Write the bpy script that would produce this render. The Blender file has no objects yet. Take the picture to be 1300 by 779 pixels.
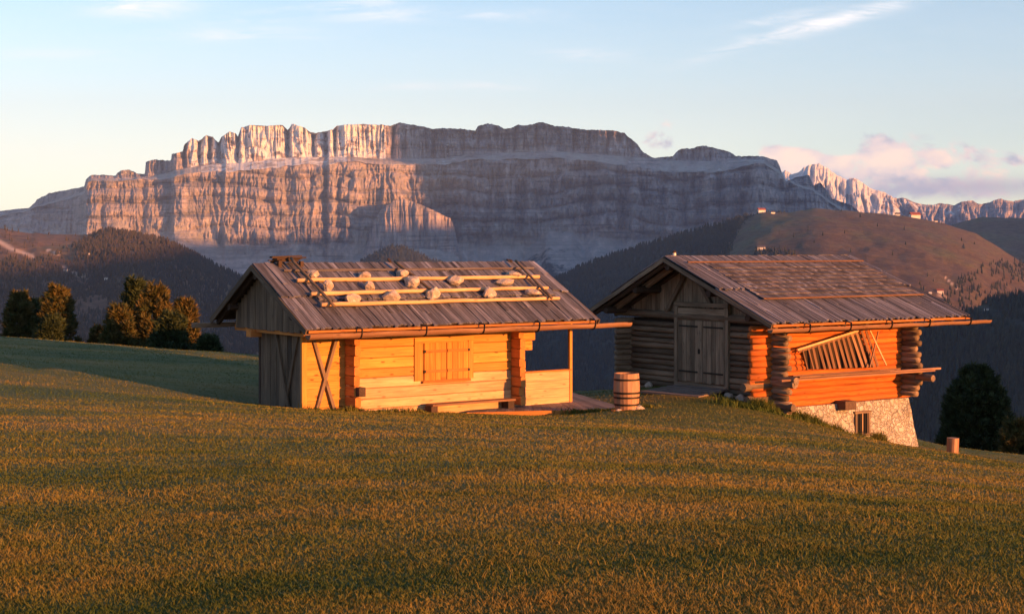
import bpy, math, random
import numpy as np
random.seed(7); rng = np.random.default_rng(7)
C = bpy.context.scene.collection
F = 1900.0; CX = 650.0; HY = 315.0          # focal length / horizon measured on the 1300 px wide photograph
def PX(px, py, Y): return ((px-CX)/F*Y, Y, (HY-py)/F*Y)
SUN_EL = math.radians(6.5)
S = np.array([.80, -.60])                  # horizontal direction towards the sun
# ------------------------------------------------------------------ noise
_T = rng.random((256, 256))
def vnoise(x, y, seed=0):
    x = np.asarray(x, float)+seed*17.31; y = np.asarray(y, float)+seed*31.7
    xi = np.floor(x).astype(int); yi = np.floor(y).astype(int)
    fx = x-xi; fy = y-yi; fx = fx*fx*(3-2*fx); fy = fy*fy*(3-2*fy)
    a = _T[xi & 255, yi & 255]; b = _T[(xi+1) & 255, yi & 255]
    c = _T[xi & 255, (yi+1) & 255]; d = _T[(xi+1) & 255, (yi+1) & 255]
    return (a*(1-fx)+b*fx)*(1-fy)+(c*(1-fx)+d*fx)*fy
def fbm(x, y, o=4, seed=0, g=.5):
    s = 0; a = 1; n = 0
    for k in range(o):
        s = s+a*(vnoise(x*2**k, y*2**k, seed+k)-.5)*2; n += a; a *= g
    return s/n
def ridged(x, y, o=3, seed=0):
    s = 0; a = 1; n = 0
    for k in range(o):
        s = s+a*(1-np.abs(vnoise(x*2**k, y*2**k, seed+k)*2-1)*1.6); n += a; a *= .5
    return s/n
def sstep(x, a, b):
    t = np.clip((x-a)/(b-a), 0, 1); return t*t*(3-2*t)
# ------------------------------------------------------------------ object helpers
def link(o, parent=None):
    C.objects.link(o)
    if parent: o.parent = parent
    return o
def tag(o, label=None, cat=None, group=None, kind=None):
    if label: o['label'] = label
    if cat: o['category'] = cat
    if group: o['group'] = group
    if kind: o['kind'] = kind
    return o
def raw_mesh(name, V, polys, mat=None, parent=None, smooth=False, attrs=None):
    me = bpy.data.meshes.new(name); me.from_pydata(V, [], polys)
    if attrs:
        for k, (typ, arr) in attrs.items():
            at = me.attributes.new(k, typ, 'POINT')
            at.data.foreach_set('vector' if typ == 'FLOAT_VECTOR' else 'value', np.asarray(arr, np.float32).ravel())
    if mat: me.materials.append(mat)
    if smooth: me.polygons.foreach_set('use_smooth', [True]*len(me.polygons))
    me.update(); return link(bpy.data.objects.new(name, me), parent)
def np_mesh(name, V, Fc, mat=None, parent=None, smooth=False, attrs=None):
    """V (n,3), Fc (m,k) arrays, fast"""
    me = bpy.data.meshes.new(name); n = len(V); m, k = Fc.shape
    me.vertices.add(n); me.vertices.foreach_set('co', np.asarray(V, np.float32).ravel())
    me.loops.add(m*k); me.loops.foreach_set('vertex_index', Fc.astype(np.int32).ravel())
    me.polygons.add(m); me.polygons.foreach_set('loop_start', np.arange(0, m*k, k, dtype=np.int32))
    me.polygons.foreach_set('use_smooth', np.full(m, smooth))
    me.update(calc_edges=True)
    if attrs:
        for a, arr in attrs.items():
            at = me.attributes.new(a, 'FLOAT', 'POINT'); at.data.foreach_set('value', np.asarray(arr, np.float32))
    if mat: me.materials.append(mat)
    return link(bpy.data.objects.new(name, me), parent)
def grid_faces(n, m, flip=False):
    i = np.arange(n*m).reshape(n, m)
    f = np.stack([i[:-1, :-1], i[1:, :-1], i[1:, 1:], i[:-1, 1:]], -1).reshape(-1, 4)
    return f[:, ::-1] if flip else f
def empty(name, loc, rz=0):
    o = bpy.data.objects.new(name, None); o.location = loc; o.rotation_euler = (0, 0, rz)
    o.empty_display_size = .2
    return link(o)
def V3(*a): return np.array(a, float)
def nrm(v): return v/np.linalg.norm(v)
class MB:
    """collects beams / boards / logs; every piece carries grain coordinates and a tone"""
    def __init__(s): s.V = []; s.F = []; s.G = []; s.T = []
    def _add(s, pts, faces, g, tone):
        o = len(s.V); s.V += [tuple(p) for p in pts]; s.F += [tuple(o+i for i in f) for f in faces]
        r = V3(random.random()*50, random.random()*9, random.random()*9)
        s.G += [tuple(np.array(q)+r) for q in g]; s.T += [tone]*len(pts)
    def beam(s, p0, p1, w, h, up=(0, 0, 1), tone=None, var=.25, bev=.0, w2=None, h2=None):
        p0 = V3(*p0); p1 = V3(*p1); d = nrm(p1-p0); L = np.linalg.norm(p1-p0)
        side = nrm(np.cross(d, V3(*up))); upv = np.cross(side, d)
        if tone is None: tone = 1+random.uniform(-var, var)
        w2 = w2 or w; h2 = h2 or h
        P = []; G = []
        for (p, t, ww, hh) in ((p0, 0, w, h), (p1, L, w2, h2)):
            b = min(bev, ww/3, hh/3)
            if b > 0: ring = [(-ww/2+b, -hh/2), (ww/2-b, -hh/2), (ww/2, -hh/2+b), (ww/2, hh/2-b), (ww/2-b, hh/2), (-ww/2+b, hh/2), (-ww/2, hh/2-b), (-ww/2, -hh/2+b)]
            else: ring = [(-ww/2, -hh/2), (ww/2, -hh/2), (ww/2, hh/2), (-ww/2, hh/2)]
            for (x, y) in ring: P.append(p+side*x+upv*y); G.append((t, x, y))
        n = len(P)//2
        fs = [tuple(range(n-1, -1, -1)), tuple(range(n, 2*n))]
        for i in range(n): j = (i+1) % n; fs.append((i, j, n+j, n+i))
        s._add(P, fs, G, tone)
    def log(s, p0, p1, r, n=9, tone=None, var=.22, wob=.07, segs=5, r2=None):
        p0 = V3(*p0); p1 = V3(*p1); d = nrm(p1-p0); L = np.linalg.norm(p1-p0); r2 = r2 or r
        up = V3(0, 0, 1) if abs(d[2]) < .9 else V3(1, 0, 0)
        side = nrm(np.cross(d, up)); upv = np.cross(side, d)
        if tone is None: tone = 1+random.uniform(-var, var)
        P = []; G = []; ph = [1+random.uniform(-wob, wob) for _ in range(n)]
        for k in range(segs+1):
            t = k/segs; rr = (r+(r2-r)*t)*(1+random.uniform(-wob, wob)*.5)
            off = side*random.uniform(-1, 1)*r*wob+upv*random.uniform(-1, 1)*r*wob
            for i in range(n):
                a = 2*math.pi*i/n; q = rr*ph[i]
                P.append(p0+(p1-p0)*t+off+side*math.cos(a)*q+upv*math.sin(a)*q); G.append((t*L, math.cos(a)*rr, math.sin(a)*rr))
        fs = [tuple(range(n-1, -1, -1)), tuple(range(segs*n, segs*n+n))]
        for k in range(segs):
            for i in range(n): j = (i+1) % n; fs.append((k*n+i, k*n+j, (k+1)*n+j, (k+1)*n+i))
        s._add(P, fs, G, tone)
    def box(s, lo, hi, **k):
        lo = V3(*lo); hi = V3(*hi); d = hi-lo; c = (lo+hi)/2; ax = int(np.argmax(d)); e = np.zeros(3); e[ax] = d[ax]/2
        if ax == 2: s.beam(c-e, c+e, d[0], d[1], up=(0, 1, 0), **k)
        elif ax == 0: s.beam(c-e, c+e, d[1], d[2], **k)
        else: s.beam(c-e, c+e, d[0], d[2], **k)
    def build(s, name, mat, parent=None, smooth=False):
        return raw_mesh(name, s.V, s.F, mat, parent, smooth, {'gc': ('FLOAT_VECTOR', s.G), 'tone': ('FLOAT', s.T)})
# ------------------------------------------------------------------ materials
class NT:
    def __init__(s, name):
        s.m = bpy.data.materials.new(name); s.m.use_nodes = True; s.t = s.m.node_tree; s.n = s.t.nodes
        s.b = s.n['Principled BSDF']; s.b.inputs['Specular IOR Level'].default_value = .25
    def add(s, typ, **k):
        n = s.n.new(typ)
        for a, b in k.items():
            if a.startswith('i_'):
                key = a[2:]; n.inputs[int(key) if key.isdigit() else key.replace('_', ' ')].default_value = b
            else: setattr(n, a, b)
        return n
    def l(s, a, b): s.t.links.new(a, b)
    def ramp(s, src, stops, interp='LINEAR'):
        r = s.add('ShaderNodeValToRGB'); e = r.color_ramp.elements; r.color_ramp.interpolation = interp
        while len(e) < len(stops): e.new(.5)
        for i, (p, c) in enumerate(stops): e[i].position = p; e[i].color = (c[0], c[1], c[2], 1)
        s.l(src, r.inputs[0]); return r.outputs[0]
    def noise(s, vec, scale, detail=4, rough=.55, dist=0.):
        n = s.add('ShaderNodeTexNoise'); n.inputs['Scale'].default_value = scale; n.inputs['Detail'].default_value = detail
        n.inputs['Roughness'].default_value = rough; n.inputs['Distortion'].default_value = dist
        if vec is not None: s.l(vec, n.inputs['Vector'])
        return n.outputs['Fac']
    def mapping(s, vec, scale=(1, 1, 1), rot=(0, 0, 0)):
        n = s.add('ShaderNodeMapping'); n.inputs['Scale'].default_value = scale; n.inputs['Rotation'].default_value = rot; s.l(vec, n.inputs['Vector']); return n.outputs[0]
    def mix(s, f, a, b, mode='MIX'):
        n = s.add('ShaderNodeMix'); n.data_type = 'RGBA'; n.blend_type = mode
        for v, i in ((f, 0), (a, 6), (b, 7)):
            if isinstance(v, (int, float)): n.inputs[i].default_value = v
            elif isinstance(v, tuple): n.inputs[i].default_value = (v[0], v[1], v[2], 1)
            else: s.l(v, n.inputs[i])
        return n.outputs[2]
    def math(s, op, a, b=0., clamp=False):
        n = s.add('ShaderNodeMath'); n.operation = op; n.use_clamp = clamp
        for v, i in ((a, 0), (b, 1)):
            if isinstance(v, (int, float)): n.inputs[i].default_value = v
            else: s.l(v, n.inputs[i])
        return n.outputs[0]
    def attr(s, name): return s.add('ShaderNodeAttribute', attribute_name=name)
    def bump(s, h, strength=.4, dist=.02):
        n = s.add('ShaderNodeBump'); n.inputs['Strength'].default_value = strength; n.inputs['Distance'].default_value = dist
        s.l(h, n.inputs['Height']); s.l(n.outputs[0], s.b.inputs['Normal'])
    def done(s, col, rough=.8):
        if isinstance(col, tuple): s.b.inputs['Base Color'].default_value = (*col, 1)
        else: s.l(col, s.b.inputs['Base Color'])
        s.b.inputs['Roughness'].default_value = rough; return s.m
def wood(name, dark, mid, light, knots=.5, stain=None, bump=.5, rough=.85, stain_amt=.5):
    t = NT(name); g = t.attr('gc').outputs['Vector']; tone = t.attr('tone').outputs['Fac']
    n1 = t.noise(t.mapping(g, (1.3, 34, 34)), 1, 5, .65)
    n2 = t.noise(t.mapping(g, (.9, 5, 5)), 1, 3, .6)
    col = t.ramp(n1, [(.25, dark), (.5, mid), (.75, light)])
    if stain: col = t.mix(t.math('MULTIPLY', t.ramp(n2, [(.40, (0, 0, 0)), (.62, (1, 1, 1))]), stain_amt), col, stain)
    if knots:
        v = t.add('ShaderNodeTexVoronoi'); v.inputs['Scale'].default_value = 1; t.l(t.mapping(g, (2.6, .25, 7.5)), v.inputs['Vector'])
        k = t.ramp(v.outputs['Distance'], [(.09, (1, 1, 1)), (.20, (0, 0, 0))])
        col = t.mix(t.math('MULTIPLY', k, knots), col, (dark[0]*.45, dark[1]*.4, dark[2]*.4))
    tn = t.add('ShaderNodeCombineColor'); [t.l(tone, tn.inputs[i]) for i in range(3)]
    col = t.mix(1., col, tn.outputs[0], 'MULTIPLY')
    t.bump(n1, bump, .012)
    return t.done(col, rough)
M = {}
M['pine'] = wood('pine_fresh', (.34, .14, .032), (.55, .245, .052), (.66, .34, .09), .85, (.42, .19, .05), .7)
M['pine_low'] = wood('pine_bleached', (.34, .20, .10), (.52, .33, .175), (.64, .45, .26), .6, (.30, .17, .09), .4)
M['pine_red'] = wood('pine_reddish', (.36, .12, .03), (.52, .19, .045), (.62, .27, .07), .5, (.30, .12, .04), .4)
M['shutter'] = wood('shutter_wood', (.36, .13, .03), (.52, .205, .04), (.64, .29, .07), .6, (.36, .13, .03), .6)
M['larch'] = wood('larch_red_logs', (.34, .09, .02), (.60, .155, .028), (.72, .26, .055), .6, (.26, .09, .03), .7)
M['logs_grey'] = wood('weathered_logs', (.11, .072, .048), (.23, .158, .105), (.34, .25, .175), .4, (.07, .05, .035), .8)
M['grey'] = wood('grey_boards', (.085, .055, .036), (.18, .122, .08), (.28, .20, .14), .4, (.07, .05, .04), .6)
M['door'] = wood('door_boards', (.15, .105, .07), (.28, .205, .14), (.38, .30, .22), .4, (.09, .065, .045), .6)
M['roof'] = wood('roof_boards', (.045, .044, .058), (.125, .125, .16), (.27, .265, .325), .15, (.055, .045, .05), .9, .8, .6)
M['roof_dk'] = wood('roof_boards_dark', (.04, .037, .045), (.095, .088, .10), (.22, .21, .25), .1, (.085, .05, .04), .9)
M['gutter'] = wood('gutter_wood', (.14, .07, .04), (.25, .13, .075), (.34, .20, .12), .5, (.16, .08, .045), .6)
M['pole'] = wood('pale_poles', (.46, .25, .12), (.62, .38, .2), (.72, .48, .28), .5, (.36, .2, .1), .5)
M['deck'] = wood('deck_boards', (.12, .085, .07), (.24, .185, .16), (.34, .28, .25), .3, (.12, .08, .06), .5)
M['barrel'] = wood('barrel_staves', (.26, .13, .075), (.40, .22, .13), (.50, .30, .19), .2, (.2, .1, .06), .4)
M['dark'] = wood('dark_timber', (.03, .018, .013), (.055, .034, .024), (.09, .055, .04), .3, None, .6)
def simple(name, col, rough=.6, metal=0, sc=20, amt=.3):
    t = NT(name); g = t.add('ShaderNodeTexCoord').outputs['Object']; n = t.noise(g, sc, 4)
    c = t.mix(n, tuple(x*(1-amt) for x in col), tuple(min(1, x*(1+amt)) for x in col)); t.b.inputs['Metallic'].default_value = metal
    t.bump(n, .2, .01); return t.done(c, rough)
M['iron'] = simple('black_iron', (.02, .018, .016), .6, .3)
M['glass'] = simple('dark_glass', (.02, .02, .022), .15)
M['white'] = simple('white_plaster', (.7, .66, .6), .9, 0, 2)
M['redroof'] = simple('red_roof', (.3, .09, .06), .9, 0, 2)
def stone_mat(name, cols, sc, mortar=None, bump=.8, dist=.05, warp=.3):
    t = NT(name); g = t.add('ShaderNodeTexCoord').outputs['Object']
    nz = t.add('ShaderNodeTexNoise'); nz.inputs['Scale'].default_value = sc*.8; t.l(g, nz.inputs['Vector'])
    w = t.mix(warp*.3, g, nz.outputs['Color'], 'ADD')
    v = t.add('ShaderNodeTexVoronoi'); v.inputs['Scale'].default_value = sc; t.l(w, v.inputs['Vector'])
    sp = t.add('ShaderNodeSeparateColor'); t.l(v.outputs['Color'], sp.inputs[0])
    col = t.ramp(sp.outputs[0], [(i/(len(cols)-1), c) for i, c in enumerate(cols)])
    n = t.noise(g, sc*5, 5, .6); col = t.mix(.35, col, t.ramp(n, [(.3, tuple(x*.5 for x in cols[0])), (.7, cols[-1])]))
    h = n
    if mortar:
        e = t.add('ShaderNodeTexVoronoi'); e.feature = 'DISTANCE_TO_EDGE'; e.inputs['Scale'].default_value = sc; t.l(w, e.inputs['Vector'])
        mk = t.ramp(t.math('ADD', e.outputs['Distance'], t.math('MULTIPLY', t.noise(g, sc*2, 3), .16)), [(.08, (1, 1, 1)), (.22, (0, 0, 0))])
        col = t.mix(mk, col, mortar); h = t.math('SUBTRACT', t.math('MULTIPLY', n, .5), mk)
    if mortar:
        wm = t.ramp(t.noise(g, 2.6, 6, .65, .6), [(.42, (0, 0, 0)), (.56, (1, 1, 1))]); col = t.mix(t.math('MULTIPLY', wm, .72), col, (.50, .46, .41))
    t.bump(h, bump, dist); return t.done(col, .9)
M['rubble'] = stone_mat('rubble_masonry', [(.20, .17, .14), (.34, .30, .26), (.44, .40, .36), (.58, .55, .51)], 5.6, (.40, .35, .29), .9, .05, 2.2)
M['stone'] = stone_mat('field_stone', [(.42, .32, .25), (.56, .45, .37), (.68, .58, .50)], 9, None, .9, .04)
# rock massif
def rock_mat(name, snow=0.0, scale=1.0):
    t = NT(name); g = t.add('ShaderNodeTexCoord').outputs['Object']
    st = t.noise(t.mapping(g, (.012*scale, .009*scale, .0055*scale)), 1, 9, .76, .1)
    bands = t.noise(t.mapping(g, (.0012*scale, .0012*scale, .028*scale)), 1, 6, .7)
    bl = t.noise(t.mapping(g, (.0022*scale, .0022*scale, .0022*scale)), 1, 6, .62)
    c = t.ramp(st, [(.28, (.10, .10, .115)), (.42, (.29, .275, .295)), (.53, (.46, .395, .395)), (.68, (.74, .62, .58))])
    c = t.mix(t.math('MULTIPLY', t.ramp(bands, [(.42, (1, 1, 1)), (.50, (0, 0, 0))]), .7), c, (.16, .15, .155))
    c = t.mix(t.math('MULTIPLY', t.ramp(bl, [(.52, (0, 0, 0)), (.68, (1, 1, 1))]), .35), c, (.46, .36, .27))
    ge = t.add('ShaderNodeNewGeometry'); sx = t.add('ShaderNodeSeparateXYZ'); t.l(ge.outputs['True Normal'], sx.inputs[0])
    scree = t.attr('scree').outputs['Fac']; fine = t.noise(g, .02*scale, 5, .65)
    c = t.mix(t.math('MULTIPLY', scree, .85), c, t.ramp(fine, [(.3, (.42, .40, .38)), (.7, (.66, .63, .59))]))
    gu = t.attr('gul').outputs['Fac']; c = t.mix(t.math('MULTIPLY', gu, .5), c, (.11, .11, .125))  # crevice shade painted into the rock albedo
    veg = t.attr('veg').outputs['Fac']
    vf = t.ramp(t.math('ADD', veg, t.math('MULTIPLY', t.math('SUBTRACT', t.noise(g, .006*scale, 6, .65), .5), 1.6)), [(.45, (0, 0, 0)), (.6, (1, 1, 1))])
    c = t.mix(vf, c, (.03, .04, .03))
    sn = t.attr('snow').outputs['Fac']
    sm = t.ramp(t.math('ADD', sn, t.math('MULTIPLY', t.math('SUBTRACT', t.noise(t.mapping(g, (.010*scale, .010*scale, .02*scale)), 1, 6, .7), .5), 2.2)), [(.62, (0, 0, 0)), (.74, (1, 1, 1))])
    c = t.mix(sm, c, (.82, .84, .88))
    t.bump(t.math('ADD', t.math('MULTIPLY', st, 1.6), t.math('MULTIPLY', bands, .8)), 1.0, 34/scale)
    return t.done(c, .95)
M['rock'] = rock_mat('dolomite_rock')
M['rock_far'] = rock_mat('far_rock', scale=.6)
def hill_mat(name, a, b, c_, sc=.004):
    t = NT(name); g = t.add('ShaderNodeTexCoord').outputs['Object']
    n = t.noise(g, sc, 7, .62, .5); n2 = t.noise(t.mapping(g, (1, 1, 3)), sc*7, 6, .7)
    col = t.ramp(n, [(.3, a), (.5, b), (.68, c_)]); col = t.mix(t.math('MULTIPLY', t.ramp(n2, [(.4, (1, 1, 1)), (.6, (0, 0, 0))]), .55), col, tuple(x*.45 for x in a))
    p = t.attr('path').outputs['Fac']; col = t.mix(p, col, (.50, .38, .31))
    t.bump(n2, .7, 8); return t.done(col, .95)
M['hill_brown'] = hill_mat('brown_alp', (.075, .045, .030), (.125, .085, .048), (.10, .105, .045))
M['hill_left'] = hill_mat('left_alp', (.10, .06, .042), (.17, .10, .065), (.15, .125, .06))
M['forest_floor'] = hill_mat('forest_floor', (.018, .024, .018), (.026, .033, .022), (.045, .045, .026))
def foliage(name, a, b, trans=.0):
    t = NT(name); tone = t.attr('tone').outputs['Fac']
    return t.done(t.ramp(tone, [(0., a), (1., b)]), .75)
M['far_trees'] = foliage('far_conifers', (.012, .018, .013), (.034, .038, .022))
M['far_trees_rust'] = foliage('far_larches', (.018, .021, .014), (.062, .040, .020))
M['needles'] = foliage('stone_pine_needles', (.035, .048, .014), (.125, .082, .024))
M['needles_dk'] = foliage('dark_pine_needles', (.016, .028, .012), (.045, .060, .020))
M['bark'] = simple('bark', (.08, .055, .04), .9, 0, 6)
def meadow_mat(name, blades):
    t = NT(name); g = t.add('ShaderNodeNewGeometry').outputs['Position']
    big = t.noise(t.mapping(g, (.11, .30, 0), (0, 0, .25)), 1, 5, .6, .8); med = t.noise(t.mapping(g, (.7, 1.3, 0)), 1, 4, .65); fine = t.noise(t.mapping(g, (5, 7, 0)), 1, 4, .7)
    f = t.math('ADD', t.math('ADD', t.math('MULTIPLY', t.math('SUBTRACT', big, .10), .98), t.math('MULTIPLY', med, .37)), t.math('MULTIPLY', fine, .16))
    green = (.052, .076, .011); mid = (.112, .110, .018); straw = (.225, .155, .036)
    if blades:
        tone = t.attr('tone').outputs['Fac']; f = t.math('ADD', f, t.math('MULTIPLY', t.math('SUBTRACT', tone, .5), .22))
        col = t.ramp(f, [(.50, green), (.64, mid), (.82, straw)])
    else:
        col = t.ramp(f, [(.50, tuple(x*1.1 for x in green)), (.66, tuple(x*1.05 for x in mid)), (.84, tuple(x*.95 for x in straw))])
        t.bump(t.math('ADD', fine, t.noise(t.mapping(g, (30, 30, 0)), 1, 4, .7)), 1., .06)
    return t.done(col, .8)
M['meadow'] = meadow_mat('meadow_ground', False); M['grass'] = meadow_mat('grass_blades', True)

# ------------------------------------------------------------------ near meadow
ctrl = [(0, 779, 7.2), (650, 779, 7.0), (1300, 779, 7.0), (0, 690, 9.4), (650, 690, 9.0), (1300, 690, 9.4), (0, 600, 14.5), (650, 600, 14.2), (1300, 650, 12.6),
        (0, 545, 21), (330, 548, 21.5), (650, 550, 22.3), (1000, 565, 22), (1300, 610, 19), (0, 500, 31), (200, 505, 32), (650, 529, 33), (900, 531, 33), (1150, 566, 33), (1300, 592, 33),
        (380, 519, 34.4), (450, 522, 34.6), (333, 511, 36.5), (725, 524, 37.4), (795, 519, 35.4), (795, 527, 33.5), (700, 529, 35.6), (620, 524.5, 35.2), (990, 523, 38), (900, 492, 40.2), (850, 489, 42), (1050, 549, 39.3), (1169, 568, 41.2), (1210, 573, 41),
        (0, 455, 41), (200, 476, 40), (300, 491, 38.6), (0, 430, 52), (130, 441, 50), (330, 456, 47), (500, 470, 46), (740, 500, 43.5), (800, 496, 43.5), (1180, 571, 44.5), (1300, 584, 45), (1000, 500, 46)]
cp = np.array([PX(*c) for c in ctrl]+[(0, -20, -.9), (-12, 0, -1.2), (12, 0, -2.3), (-30, 30, -2.2), (30, 25, -5.9), (0, 0, -1.68)])
def _U(r2): return np.where(r2 > 0, r2*np.log(r2+1e-9), 0)
def _tps():
    n = len(cp); P = cp[:, :2]/10
    K = _U(((P[:, None]-P[None])**2).sum(-1)); K += np.eye(n)*.02
    A = np.zeros((n+3, n+3)); A[:n, :n] = K; A[:n, n] = 1; A[:n, n+1:] = P; A[n, :n] = 1; A[n+1:, :n] = P.T
    return np.linalg.solve(A, np.concatenate([cp[:, 2], [0, 0, 0]]))
W = _tps()
def _base(x, y):
    xs = np.clip(x, -32, 24); ys = np.clip(y, -20, 70)
    P = cp[:, :2]/10; q = np.stack([xs, ys], -1)/10
    z = np.full(q.shape[:-1], W[-3]); z = z+q[..., 0]*W[-2]+q[..., 1]*W[-1]
    for i in range(len(P)): z = z+W[i]*_U(((q-P[i])**2).sum(-1))
    return z-(x-xs)*.12
_er = np.array([-.9, -.342, -.27, -.17, -.08, .05, .09, .16, .27, .342, .6]); _ey = np.array([60, 54, 52, 49, 47, 44, 44.5, 50, 46, 46, 46])
def ground(x, y):
    x = np.asarray(x, float); y = np.asarray(y, float)
    r = x/np.maximum(y, 8); ye = np.interp(r, _er, _ey); yc = np.minimum(y, ye)
    z = _base(x, yc); d = np.maximum(y-ye, 0)
    z = z-.03*d-.47*d*d/(d+14)
    z = z+(.035*fbm(x*.45, y*.45, 3, 5)+.03*fbm(x*.16, y*.16, 2, 9))*sstep(np.abs(y-37), 2, 8)+.012*fbm(x*.9, y*.9, 2, 6)
    dr = np.maximum(x-26, 0); z = z-.3*dr*dr/(dr+30)
    return z
def gz(x, y): return float(ground(np.array([x]), np.array([y]))[0])
def spaced(lo, hi, fine_lo, fine_hi, fs, grow=1.12):
    a = list(np.arange(fine_lo, fine_hi, fs)); st = fs; p = a[-1]
    while p < hi: st *= grow; p += st; a.append(p)
    st = fs; p = fine_lo
    while p > lo: st *= grow; p -= st; a.insert(0, p)
    return np.array(a)
gx = spaced(-1500, 1500, -22, 20, .22); gy = spaced(-300, 1100, 2, 62, .22)
GX, GY = np.meshgrid(gx, gy, indexing='ij'); GZ = np.maximum(ground(GX, GY), -640)
o = np_mesh('meadow', np.stack([GX, GY, GZ], -1).reshape(-1, 3), grid_faces(len(gx), len(gy)), M['meadow'], smooth=True); tag(o, kind='structure')
# hut frames
H1 = dict(O=V3(-4.55, 33.0), u=V3(.813, .582), v=V3(-.582, .813)); H2 = dict(O=V3(6.407, 37.0), u=V3(.82, .572), v=V3(-.572, .82))
def inside(H, x, y, a0, a1, b0, b1):
    dx = x-H['O'][0]; dy = y-H['O'][1]; a = dx*H['u'][0]+dy*H['u'][1]; b = dx*H['v'][0]+dy*H['v'][1]
    return (a > a0) & (a < a1) & (b > b0) & (b < b1)
def blades(name, x, y, h, w, lean, tone, mat, label, kind='stuff', cat='grass'):
    n = len(x); z = ground(x, y)-.008; a = rng.random(n)*math.pi*2; la = rng.random(n)*math.pi*2
    dx = np.cos(a)*w/2; dy = np.sin(a)*w/2; lx = np.cos(la)*h*lean; ly = np.sin(la)*h*lean
    V = np.zeros((n, 5, 3)); V[:, 0] = np.stack([x-dx, y-dy, z], -1); V[:, 1] = np.stack([x+dx, y+dy, z], -1)
    V[:, 2] = np.stack([x+dx*.8+lx*.35, y+dy*.8+ly*.35, z+h*.55], -1); V[:, 3] = np.stack([x-dx*.8+lx*.35, y-dy*.8+ly*.35, z+h*.55], -1)
    V[:, 4] = np.stack([x+lx, y+ly, z+h], -1)
    b = np.arange(n)[:, None]*5
    Fc = np.concatenate([b+np.array([[0, 1, 2]]), b+np.array([[0, 2, 3]]), b+np.array([[3, 2, 4]])])
    o = np_mesh(name, V.reshape(-1, 3), Fc, mat, attrs={'tone': np.repeat(tone, 5)})
    return tag(o, label, cat, kind=kind)
N = 760000
pxs = rng.uniform(-260, 1560, N); u_ = rng.random(N); Yb = (5.2**-.55+u_*(74**-.55-5.2**-.55))**(-1/.55)
bx = (pxs-CX)/F*Yb+rng.normal(0, .02, N); by = Yb
ok = ~(inside(H1, bx, by, .5, 6.4, 1.05, 4.1) | inside(H2, bx, by, .9, 6.1, .8, 6.8) | inside(H2, bx, by, -.9, .9, 2.2, 4.7))
bx, by = bx[ok], by[ok]; n = len(bx)
clump = fbm(bx*2.2, by*2.2, 3, 3)
bh = (.012+.020*rng.random(n)+.02*np.clip(clump, 0, 1)**1.5)*(1+by*.003); bw = .0028+by*.00045
tone = np.clip(.5+.35*rng.normal(size=n)*.6+clump*.25, 0, 1)
blades('grass', bx, by, bh, bw, .55, tone, M['grass'], 'short autumn grass of the sloping meadow')
ns_ = 16000; q_ = rng.uniform(-200, 1500, ns_); Yq = (6.0**-.3+rng.random(ns_)*(60**-.3-6.0**-.3))**(-1/.3); xq = (q_-CX)/F*Yq; keep = (fbm(xq*.5, Yq*.5, 3, 77) > .05) & ~inside(H1, xq, Yq, -.2, 9, -.6, 5) & ~inside(H2, xq, Yq, -1.2, 7, .2, 7)
xq, Yq = xq[keep], Yq[keep]; kq = len(xq)
blades('dry_stalks', xq, Yq, rng.uniform(.03, .075, kq), .0019+Yq*.00035, .5, np.clip(rng.normal(1.0, .5, kq), 0, 1.6), M['grass'], 'thin dry stalks standing above the short meadow grass')
# taller dark grass along the stone base of the barn and round the deck
def tallgrass(lines, n, hmin, hmax, label):
    X = []; Y = []
    for (x0, y0, x1, y1, wd) in lines:
        t = rng.random(n); X.append(x0+(x1-x0)*t+rng.normal(0, wd, n)); Y.append(y0+(y1-y0)*t-abs(rng.normal(0, wd, n)))
    X = np.concatenate(X); Y = np.concatenate(Y); k = len(X)
    patch = np.clip(.6+fbm(X*1.5, Y*1.5, 2, 8), .15, 1.2)
    blades('tall_grass', X, Y, (hmin+(hmax-hmin)*rng.random(k))*patch, np.full(k, .02), .5, np.clip(rng.normal(.12, .15, k), 0, 1), M['grass'], label)
tallgrass([(5.6, 37.6, 7.0, 38.0, .35), (7.0, 38.0, 9.0, 39.1, .22), (9.0, 39.1, 10.3, 40.1, .12)], 2600, .10, .34, 'taller dark green grass along the foot of the barn stone base')
tallgrass([(-4.6, 34.0, -3.4, 34.6, .10), (-3.4, 34.6, -1.4, 35.6, .09), (5.3, 38.4, 6.2, 37.6, .25)], 500, .05, .15, 'grass tufts along the foot of the golden hut and the barn corner')
tallgrass([(1.4, 36.4, 3.4, 36.2, .12)], 1300, .06, .22, 'dark tufts of grass around the barrel and deck edge')

# ------------------------------------------------------------------ hut 1 (left)
def frame(name, H, zb, label, cat):
    o = empty(name, (H['O'][0], H['O'][1], zb), math.atan2(H['u'][1], H['u'][0])); H['zb'] = zb; return tag(o, label, cat)
def unproj(H, px, py, p0, nrm_ab):     # pixel ray -> local point on plane through p0 (local a,b,Z) with local normal
    d = V3((px-CX)/F, 1, (HY-py)/F); u = V3(*H['u'], 0); v = V3(*H['v'], 0); k = V3(0, 0, 1); O = V3(*H['O'], 0)
    n = u*nrm_ab[0]+v*nrm_ab[1]+k*nrm_ab[2]; P0 = O+u*p0[0]+v*p0[1]+k*p0[2]
    t = n.dot(P0)/n.dot(d); P = d*t-O; return V3(P.dot(u), P.dot(v), P[2])
R = math.radians
hut = frame('log_hut', H1, -3.7, 'golden log hut with boulders and poles on its plank roof, left of the grey-fronted barn', 'hut')
Z1 = 3.7
def L1(p): return (p[0], p[1], p[2]+Z1)
ER, RR, BR = (0, -1.80), (2.68, -.39), (4.95, -1.74)      # (b, Z): front eave, ridge, back eave
A0, A1 = 0.0, 8.26
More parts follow.
